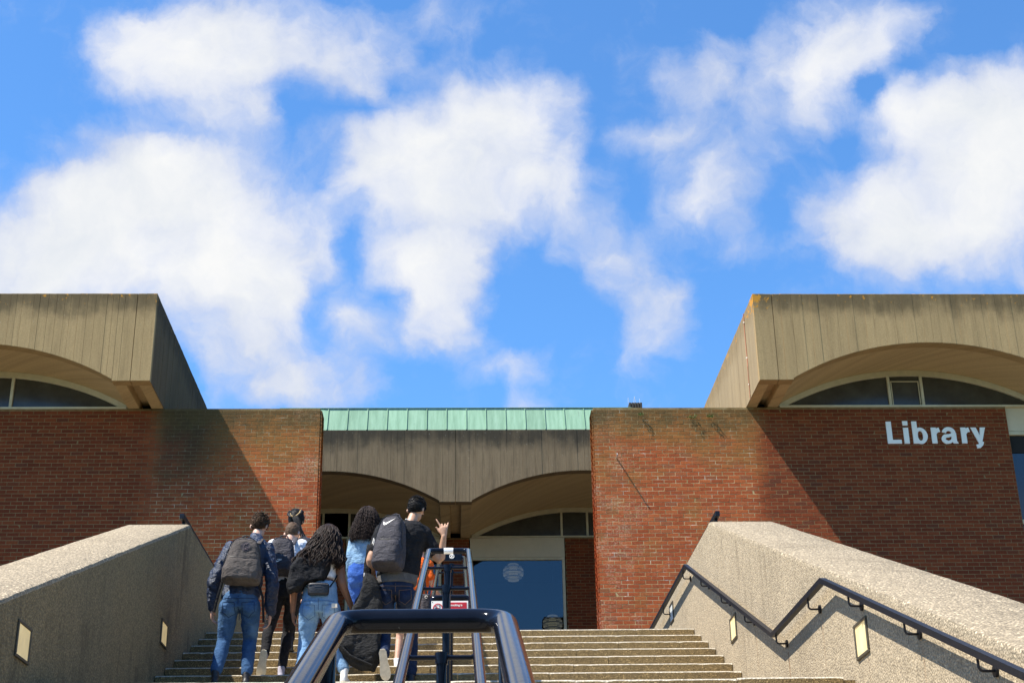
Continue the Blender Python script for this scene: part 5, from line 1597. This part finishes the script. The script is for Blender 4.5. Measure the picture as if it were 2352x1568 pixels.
m.add(vs, [(0, 1 + k, 1 + (k + 1) % 24) for k in range(24)] + [(1 + 24 * g_ + k, 25 + 24 * g_ + k, 25 + 24 * g_ + (k + 1) % 24, 1 + 24 * g_ + (k + 1) % 24) for g_ in range(5) for k in range(24)])
m.build('round_print', simple('dark_print', (0.020, 0.015, 0.020), 0.7), b1)
m = MB(); rr_ = random.Random(3)
for k in range(11):
    a0 = cpt + bR * rr_.uniform(-.034, .02) + bu * rr_.uniform(-.032, .03); a1 = a0 + bR * rr_.uniform(.006, .022) + bu * rr_.uniform(-.022, .022)
    m.tube(stick([a0, a0 * .5 + a1 * .5, a1], b1, bB, .007), .0022, 4)
m.build('print_marks', simple('print_grey', (0.13, 0.10, 0.11), 0.7), b1)
side_strap(b1, [(-2.19, 13.74, 3.50), (-2.225, 13.76, 3.38), (-2.26, 13.78, 3.22)], C_BLACK, .013)
side_strap(b1, [(-1.86, 13.74, 3.49), (-1.815, 13.78, 3.36), (-1.805, 13.80, 3.22), (-1.80, 13.82, 3.13)], C_BLACK, .011)

# ---- 2: white t-shirt, black backpack, black trousers
J2 = dict(head=(-1.665,14.66,4.225),neck=(-1.69,14.58,4.10),chest=(-1.70,14.53,3.95),pelvis=(-1.69,14.50,3.60),shL=(-1.835,14.52,4.05),shR=(-1.555,14.52,4.05),elL=(-1.85,14.50,3.82),wrL=(-1.81,14.60,3.63),haL=(-1.80,14.62,3.56),elR=(-1.49,14.53,3.82),wrR=(-1.52,14.66,3.66),haR=(-1.52,14.70,3.60),hipL=(-1.77,14.50,3.54),knL=(-1.83,14.46,3.20),anL=(-1.835,14.24,2.90),toL=(-1.86,14.30,2.72),hipR=(-1.61,14.50,3.54),knR=(-1.67,14.68,3.22),anR=(-1.70,14.55,2.83),toR=(-1.70,14.75,2.81))
p2, J, R, F, ax, s = person(J2, dict(zg=2.71, skin=SK_PALE, s=.98, head_yaw=-.25, head_pitch=-.6, trousers=dict(mat=C_BLKTR, loose=.86, hem=.045, waist=.25),
    tops=[dict(name='tshirt', mat=C_WHITE, thick=.020, low=.02, sleeve=.42, sr=.062)], shoes=(M_SHOEG, M_SOLE), lift='L'),
    'young man in white t-shirt and black trousers, one pale shoe sole lifted')
cap_hair('hair', H_BUZZ, p2, J['head'], ax, .96, 220, .010, .0035, 2, low=-.12, front=.6, thick=1.01)
b2, bo, bu, bh, bR, bB = backpack('black backpack with a small white tick on the back of the white t-shirt', (-1.735, 14.33, 3.715), (-1.715, 14.35, 4.08), .135, .115, .095, R, C_BAG_B, 2,
    straps=[[(-1.80, 14.40, 4.04), (-1.80, 14.5, 4.13), (-1.79, 14.62, 4.06)], [(-1.62, 14.40, 4.04), (-1.61, 14.5, 4.13), (-1.60, 14.62, 4.06)]])
swoosh(b2, bo + bu * bh * .27 - bR * .005, bR, bu, -bB, .058, M_SIGNWHITE)
_o = text_obj('NIKE', .020, (bo + bu * bh * .31).x - .022, 14.2, (bo + bu * bh * .31).z, M_SIGNWHITE, b2, name='logo_lettering', bold=.0005)
for v_, p_ in zip(_o.data.vertices, stick([v.co.copy() for v in _o.data.vertices], b2, bB, .003)): v_.co = p_
side_strap(b2, [(-1.625, 14.36, 3.74), (-1.63, 14.34, 3.66), (-1.66, 14.32, 3.56)], C_BLACK, .012)

# ---- 3: woman with braids, bare shoulders
J3 = dict(head=(-1.73,15.55,4.62),neck=(-1.69,15.50,4.46),chest=(-1.68,15.50,4.27),pelvis=(-1.68,15.50,3.87),shL=(-1.81,15.50,4.37),shR=(-1.565,15.50,4.37),elL=(-1.82,15.50,4.11),wrL=(-1.81,15.60,3.92),haL=(-1.80,15.62,3.86),elR=(-1.545,15.50,4.11),wrR=(-1.565,15.60,3.92),haR=(-1.57,15.62,3.85),hipL=(-1.75,15.50,3.83),knL=(-1.75,15.60,3.55),anL=(-1.73,15.48,3.32),toL=(-1.75,15.65,3.23),hipR=(-1.61,15.50,3.83),knR=(-1.61,15.58,3.55),anR=(-1.60,15.50,3.32),toR=(-1.61,15.65,3.21))
p3, J, R, F, ax, s = person(J3, dict(zg=3.205, skin=SK_TAN, s=.95, fem=True, head_yaw=-.2, head_pitch=-.2, trousers=dict(mat=C_BLKTR, loose=.9), tops=[dict(name='top', mat=C_BLACK, thick=.012, low=.0, high=.72, sleeve=0)], shoes=(M_SHOEB, M_SOLEB)),
    'woman with dark and blond braids and bare shoulders climbing behind the others')
cap_hair('hair', H_BLACK, p3, J['head'], ax, 1.03, 160, .02, .005, 3, low=-.35, front=.55, thick=1.08)
hr_, hf_, hu_ = ax; hc = J['head']
for k in range(8):
    a = -1.15 + 2.3 * k / 7
    pts = [hc + hr_ * math.sin(a) * .080 * c_ + hu_ * h_ - hf_ * (b_) for c_, h_, b_ in ((.75, .115, -.03), (.95, .085, .055), (1.0, .040, .088), (.55, .000, .105), (.25, -.015, .118))]
    MB().tube(pts, [.012, .0135, .0125, .0115, .011], 7).build('braid', H_BLOND if k in (2, 3, 6) else H_BLACK, p3, smooth=True)
for k in range(5):
    o_ = (k - 2) * .012
    pts = [hc - hf_ * .112 + hr_ * (.02 + o_) - hu_ * .01, hc - hf_ * .13 + hr_ * (.055 + o_) - hu_ * .08, hc - hf_ * .11 + hr_ * (.075 + o_) - hu_ * .16, hc - hf_ * .09 + hr_ * (.10 + o_ * 2) - hu_ * .24]
    MB().tube(pts, [.012, .012, .010, .006], 7).build('braid', H_BLACK, p3, smooth=True)

# ---- 4: woman with long wavy dark hair
J4 = dict(head=(-1.24,13.90,3.985),neck=(-1.265,13.83,3.83),chest=(-1.285,13.80,3.66),pelvis=(-1.285,13.80,3.30),shL=(-1.435,13.80,3.735),shR=(-1.135,13.83,3.745),elL=(-1.525,13.76,3.46),wrL=(-1.54,13.86,3.24),haL=(-1.53,13.88,3.15),elR=(-1.08,13.78,3.48),wrR=(-.99,13.90,3.28),haR=(-.95,13.94,3.20),hipL=(-1.375,13.80,3.24),knL=(-1.41,13.88,2.95),anL=(-1.43,13.75,2.64),toL=(-1.45,13.90,2.62),hipR=(-1.19,13.80,3.24),knR=(-1.13,13.92,2.98),anR=(-1.035,13.80,2.66),toR=(-1.015,13.92,2.62))
p4, J, R, F, ax, s = person(J4, dict(zg=2.545, skin=SK_BROWN, s=1.0, fem=True, muscle=1.1, head_yaw=-.1, head_pitch=-.3, trousers=dict(mat=C_JEAN_L, loose=1.06, hem=.058, waist=.30), tops=[dict(name='top', mat=C_WHITE, thick=.012, low=.34, sleeve=.12, sr=.05)], shoes=(M_SHOEW, M_SOLE)),
    'woman with long dark wavy hair, white top and light blue jeans')
strands('hair', H_DARK, p4, [(4.085, -1.235, 13.89, .028, .03), (4.06, -1.235, 13.88, .070, .075), (4.00, -1.235, 13.86, .102, .110), (3.92, -1.245, 13.83, .124, .125), (3.84, -1.262, 13.80, .150, .120), (3.77, -1.285, 13.76, .190, .105), (3.70, -1.298, 13.73, .235, .10), (3.655, -1.300, 13.72, .225, .10), (3.60, -1.30, 13.72, .19, .10)], 520, 5.5, .020, .0075, 4)
drape('shrug', None, None, [(-1.50, 3.72), (-1.328, 3.70), (-1.18, 3.70), (-1.197, 3.58), (-1.235, 3.485), (-1.40, 3.45), (-1.457, 3.40), (-1.575, 3.362), (-1.595, 3.47), (-1.565, 3.62)], 13.715, .17, C_BLACK, 4, ((0.035, .09), (0.012, .035)), at=p4)
bum = thing('bum_bag', 'small black bum bag worn across the back above light blue jeans', 'bag', (-1.29, 13.64, 3.35))
m = MB(); m.loft([sup(V((-1.288, 13.655, 3.343 + .112 * u)), V((1, 0, 0)), V((0, 1, 0)), .100 * k, .042 * k, 3.2) for u, k in ((0, .86), (.08, .97), (.3, 1.0), (.7, 1.0), (.92, .97), (1, .85))])
organic('bag_body', m, cloth('black_soft_leather', ((.008, .008, .009), (.016, .016, .017)), .45, None, .2, 9, 0, 700, .5), bum, .007, 1)
MB().tube([(-1.38, 13.617, 3.437), (-1.29, 13.612, 3.44), (-1.195, 13.617, 3.437)], .0035, 6).build('zip', simple('zip_shine', (.09, .09, .1), .3), bum)
side_strap(bum, [(-1.39, 13.66, 3.42), (-1.44, 13.72, 3.46), (-1.45, 13.84, 3.50)], C_BLACK); side_strap(bum, [(-1.185, 13.66, 3.42), (-1.145, 13.72, 3.50), (-1.12, 13.80, 3.60)], C_BLACK)
m = MB()
for k in range(9): m.box(-1.322 + k * .0068, -1.3175 + k * .0068, 13.6098, 13.6125, 3.4175, 3.4215)
m.build('faint_print', simple('print_silver', (.22, .22, .22), .5), bum)
ph = MB().bbox(-1.163, -1.108, 13.652, 13.664, 3.225, 3.268, .003)
tag(ph.build('phone', simple('phone_case', (.72, .62, .48), .5)), 'pale phone sticking out of the light jeans pocket', 'phone')

# ---- 5: woman with curly hair and denim jacket
J5 = dict(head=(-.99,15.85,4.74),neck=(-1.00,15.80,4.58),chest=(-1.02,15.80,4.42),pelvis=(-1.03,15.80,4.08),shL=(-1.125,15.80,4.47),shR=(-.895,15.83,4.48),elL=(-1.155,15.77,4.25),wrL=(-1.16,15.85,4.10),haL=(-1.16,15.88,4.035),elR=(-.87,15.80,4.26),wrR=(-.88,15.88,4.10),haR=(-.89,15.90,4.04),hipL=(-1.10,15.80,4.03),knL=(-1.07,15.88,3.66),anL=(-1.08,15.75,3.34),toL=(-1.09,15.92,3.34),hipR=(-.96,15.80,4.03),knR=(-.96,15.95,3.68),anR=(-.98,15.85,3.37),toR=(-.99,16.02,3.37))
p5, J, R, F, ax, s = person(J5, dict(zg=3.205, skin=SK_BROWN, s=.93, fem=True, head_yaw=-.05, head_pitch=-.15, trousers=dict(mat=C_JEAN_V, loose=.92, hem=.048, waist=.25), tops=[dict(name='denim_jacket', mat=C_DENJK, thick=.020, low=.14, sleeve=1.0, sr=.055, collar=True)], shoes=(M_SHOEW, M_SOLE)),
    'woman with long dark curly hair in a washed denim jacket and vivid blue jeans')
strands('hair', H_CURL, p5, [(4.865, -.985, 15.85, .030, .03), (4.84, -.985, 15.84, .072, .085), (4.78, -.985, 15.83, .106, .12), (4.70, -.985, 15.81, .130, .135), (4.60, -1.00, 15.78, .150, .13), (4.52, -1.012, 15.75, .160, .12), (4.45, -1.015, 15.73, .150, .11), (4.40, -1.00, 15.73, .12, .10)], 420, 22.0, .0105, .0042, 5, curl=True, seg=16)

# ---- 6: tall man in black, raised hand
J6 = dict(head=(-.40,14.02,4.275),neck=(-.445,13.96,4.12),chest=(-.52,13.92,3.92),pelvis=(-.58,13.90,3.47),shL=(-.715,13.92,4.015),shR=(-.335,13.96,4.015),elL=(-.83,13.86,3.715),wrL=(-.795,14.02,3.56),haL=(-.785,14.10,3.50),elR=(-.163,14.00,3.742),wrR=(-.128,13.93,3.975),haR=(-.138,13.93,4.08),hipL=(-.685,13.90,3.39),knL=(-.69,13.98,3.06),anL=(-.675,13.69,2.78),toL=(-.650,13.75,2.60),hipR=(-.485,13.90,3.39),knR=(-.44,14.15,3.10),anR=(-.435,14.10,2.66),toR=(-.43,14.26,2.66))
p6, J, R, F, ax, s = person(J6, dict(zg=2.545, zgR=2.71 - .165, skin=SK_TAN, s=1.04, raised=True, muscle=1.18, head_yaw=-.45, head_pitch=-.5, head_roll=.08, trousers=dict(mat=C_JEAN_D, loose=1.0, hem=.054, waist=.16),
    tops=[dict(name='undershirt', mat=C_GREY, thick=.036, low=.02, high=.6, sleeve=0, disp=[(0.006, .05)]), dict(name='tshirt', mat=C_BLACK, thick=.044, low=.12, sleeve=.36, sr=.070)], shoes=(M_SHOEB, M_SOLE), lift='L'),
    'tall young man in black t-shirt and dark jeans raising a pointing right hand')
cap_hair('hair', H_BLACK, p6, J['head'], ax, 1.03, 900, .036, .0046, 6, low=-.08, front=.62, thick=1.03)
b6, bo, bu, bh, bR, bB = backpack('large black backpack with a white tick logo on the tall man in black', (-.655, 13.69, 3.590), (-.600, 13.74, 4.115), .150, .120, .115, V((1, -.28, 0)), C_BAG_B, 6, roundness=3.6, pocket=.50,
    straps=[[(-.52, 13.80, 4.07), (-.49, 13.92, 4.125), (-.44, 14.06, 4.07), (-.42, 14.12, 3.90)], [(-.69, 13.80, 4.05), (-.69, 13.93, 4.10), (-.68, 14.06, 4.02)]])
swoosh(b6, bo + bu * bh * .83 - bR * .015, (bR + bu * .10).normalized(), (bu - bR * .1).normalized(), -bB, .115, M_SIGNWHITE)
m = MB()
m.tube([(-.500, 13.862, 4.128), (-.488, 13.862, 4.132), (-.478, 13.866, 4.126), (-.468, 13.868, 4.130), (-.462, 13.870, 4.140)], .0042, 6); m.build('strap_logo', M_SIGNWHITE, b6)
for dx_, z0_, z1_ in ((0, 3.935, 3.875), (.010, 3.925, 3.862), (.018, 3.905, 3.875)):
    m = MB(); m.tube([(-.795 + dx_, 13.83, z0_), (-.808 + dx_, 13.822, z1_)], .0042, 6); m.build('sleeve_print', M_SIGNWHITE, p6)
jk = drape('padded_jacket', 'black padded jacket hanging from the tall man\'s left arm down to the steps', 'jacket',
    [(-.80, 3.56), (-.73, 3.50), (-.69, 3.30), (-.71, 3.09), (-.70, 2.76), (-.76, 2.655), (-.87, 2.655), (-.99, 2.71), (-1.105, 2.88), (-1.075, 3.02), (-.98, 3.24), (-.90, 3.40), (-.885, 3.55), (-.86, 3.60)], 13.79, .20, C_PUFF, 6)
MB().tube([(-1.09, 13.69, 2.90), (-.98, 13.685, 2.79), (-.86, 13.69, 2.735), (-.78, 13.69, 2.70)], .011, 8).build('hem', C_PUFF, jk, smooth=True)
jk2 = drape('sweatshirt', 'black sweatshirt with a white edge hanging beside the tall man\'s left arm', 'sweatshirt', [(-.855, 3.90), (-.80, 3.86), (-.815, 3.66), (-.82, 3.42), (-.865, 3.40), (-.895, 3.50), (-.89, 3.70)], 13.90, .09, C_BLACK, 7, ((.02, .08), (.01, .03)))
MB().tube([(-.878, 13.845, 3.60), (-.880, 13.845, 3.52), (-.872, 13.845, 3.44)], .006, 6).build('white_edge', C_WHITE, jk2)

def jeans_detail(p, J, R, dz, half, mat, dark, sc=1.0):
    F_ = V((0, 1, 0)); c0 = J['pelvis']
    def line(pts, rad, m_, nm):
        fine_ = []
        for a_, b_ in zip(pts[:-1], pts[1:]):
            for k in range(6): fine_.append(lerp(a_, b_, k / 6))
        fine_.append(pts[-1])
        MB().tube(stick(fine_, p, F_, .001, ('trousers',)), rad, 5).build(nm, m_, p)
    for s_ in (-1, 1):
        u = lambda x, z: V((c0.x + s_ * x * sc, c0.y, c0.z + dz + z * sc))
        line([u(.035, .0), u(.145, .012), u(.150, -.075), u(.092, -.125), u(.034, -.090), u(.035, .0)], .0030, dark, 'back_pocket')
    line([V((c0.x, c0.y, c0.z + dz + .06)), V((c0.x, c0.y, c0.z + dz - .14))], .0032, dark, 'seat_seam')
    line([V((c0.x - half, c0.y, c0.z + dz + .045)), V((c0.x, c0.y, c0.z + dz + .035)), V((c0.x + half, c0.y, c0.z + dz + .045))], .0030, dark, 'waist_seam')
D_MID = simple('mid_stitching', (0.018, 0.035, 0.080), 0.9, .1); D_LT = simple('light_stitching', (0.085, 0.15, 0.26), 0.9, .1); D_TAN = simple('tan_stitching', (0.12, 0.085, 0.07), 0.9, .1)
jeans_detail(p1, {k: V(x) for k, x in J1.items()}, None, -.050, .15, C_JEAN, D_MID)
jeans_detail(p4, {k: V(x) for k, x in J4.items()}, None, -.045, .14, C_JEAN_L, D_LT)
jeans_detail(p6, {k: V(x) for k, x in J6.items()}, None, -.055, .15, C_JEAN_D, D_TAN)

# ---- 7: person in orange behind the railing
J7 = dict(head=(-.39,15.05,4.17),neck=(-.385,15.00,4.04),chest=(-.40,14.93,3.90),pelvis=(-.47,14.90,3.58),shL=(-.50,14.93,3.99),shR=(-.32,14.96,3.98),elL=(-.55,14.90,3.76),wrL=(-.56,15.00,3.63),haL=(-.56,15.02,3.58),elR=(-.275,14.90,3.79),wrR=(-.215,15.00,3.71),haR=(-.175,15.03,3.665),hipL=(-.53,14.90,3.53),knL=(-.58,15.00,3.25),anL=(-.60,14.90,2.97),toL=(-.61,15.05,2.88),hipR=(-.41,14.90,3.53),knR=(-.43,15.10,3.27),anR=(-.47,15.0,2.97),toR=(-.47,15.20,2.96))
p7, J, R, F, ax, s = person(J7, dict(zg=2.875, skin=SK_PALE, s=.9, head_yaw=0, head_pitch=-.3, trousers=dict(mat=C_BLACK, short=True), tops=[dict(name='tshirt', mat=C_ORANGE, thick=.02, low=.02, sleeve=.5, sr=.058)], shoes=(M_SHOEW, M_SOLE)),
    'person in an orange t-shirt and shorts half hidden behind the tall man and railing')
cap_hair('hair', H_BLACK, p7, J['head'], ax, .92, 160, .02, .005, 7, low=-.1, front=.6, thick=1.03)
sb7 = thing('shoulder_bag', 'small black bag with a pale mark hanging beside the railing at the orange t-shirt', 'bag', (-.33, 14.75, 3.38))
m = MB(); m.loft([sup(V((-.322 + .012 * u, 14.75, 3.40 + .21 * u)), V((1, 0, 0)), V((0, 1, 0)), .052 * k, .04 * k, 3) for u, k in ((0, .8), (.06, .95), (.5, 1), (.94, .96), (1, .82))])
organic('bag_body', m, C_BAG_B, sb7, .008, 1)
MB().tube([(-.31 + .013 * math.cos(a), 14.708, 3.575 + .013 * math.sin(a)) for a in np.linspace(0, 5.2, 14)], .003, 5).build('logo', M_SIGNWHITE, sb7)
side_strap(sb7, [(-.31, 14.75, 3.60), (-.33, 14.83, 3.75), (-.36, 14.9, 3.95)], C_BLACK)

for _o in list(SC.objects):
    if 'at' in _o.keys(): del _o['at']
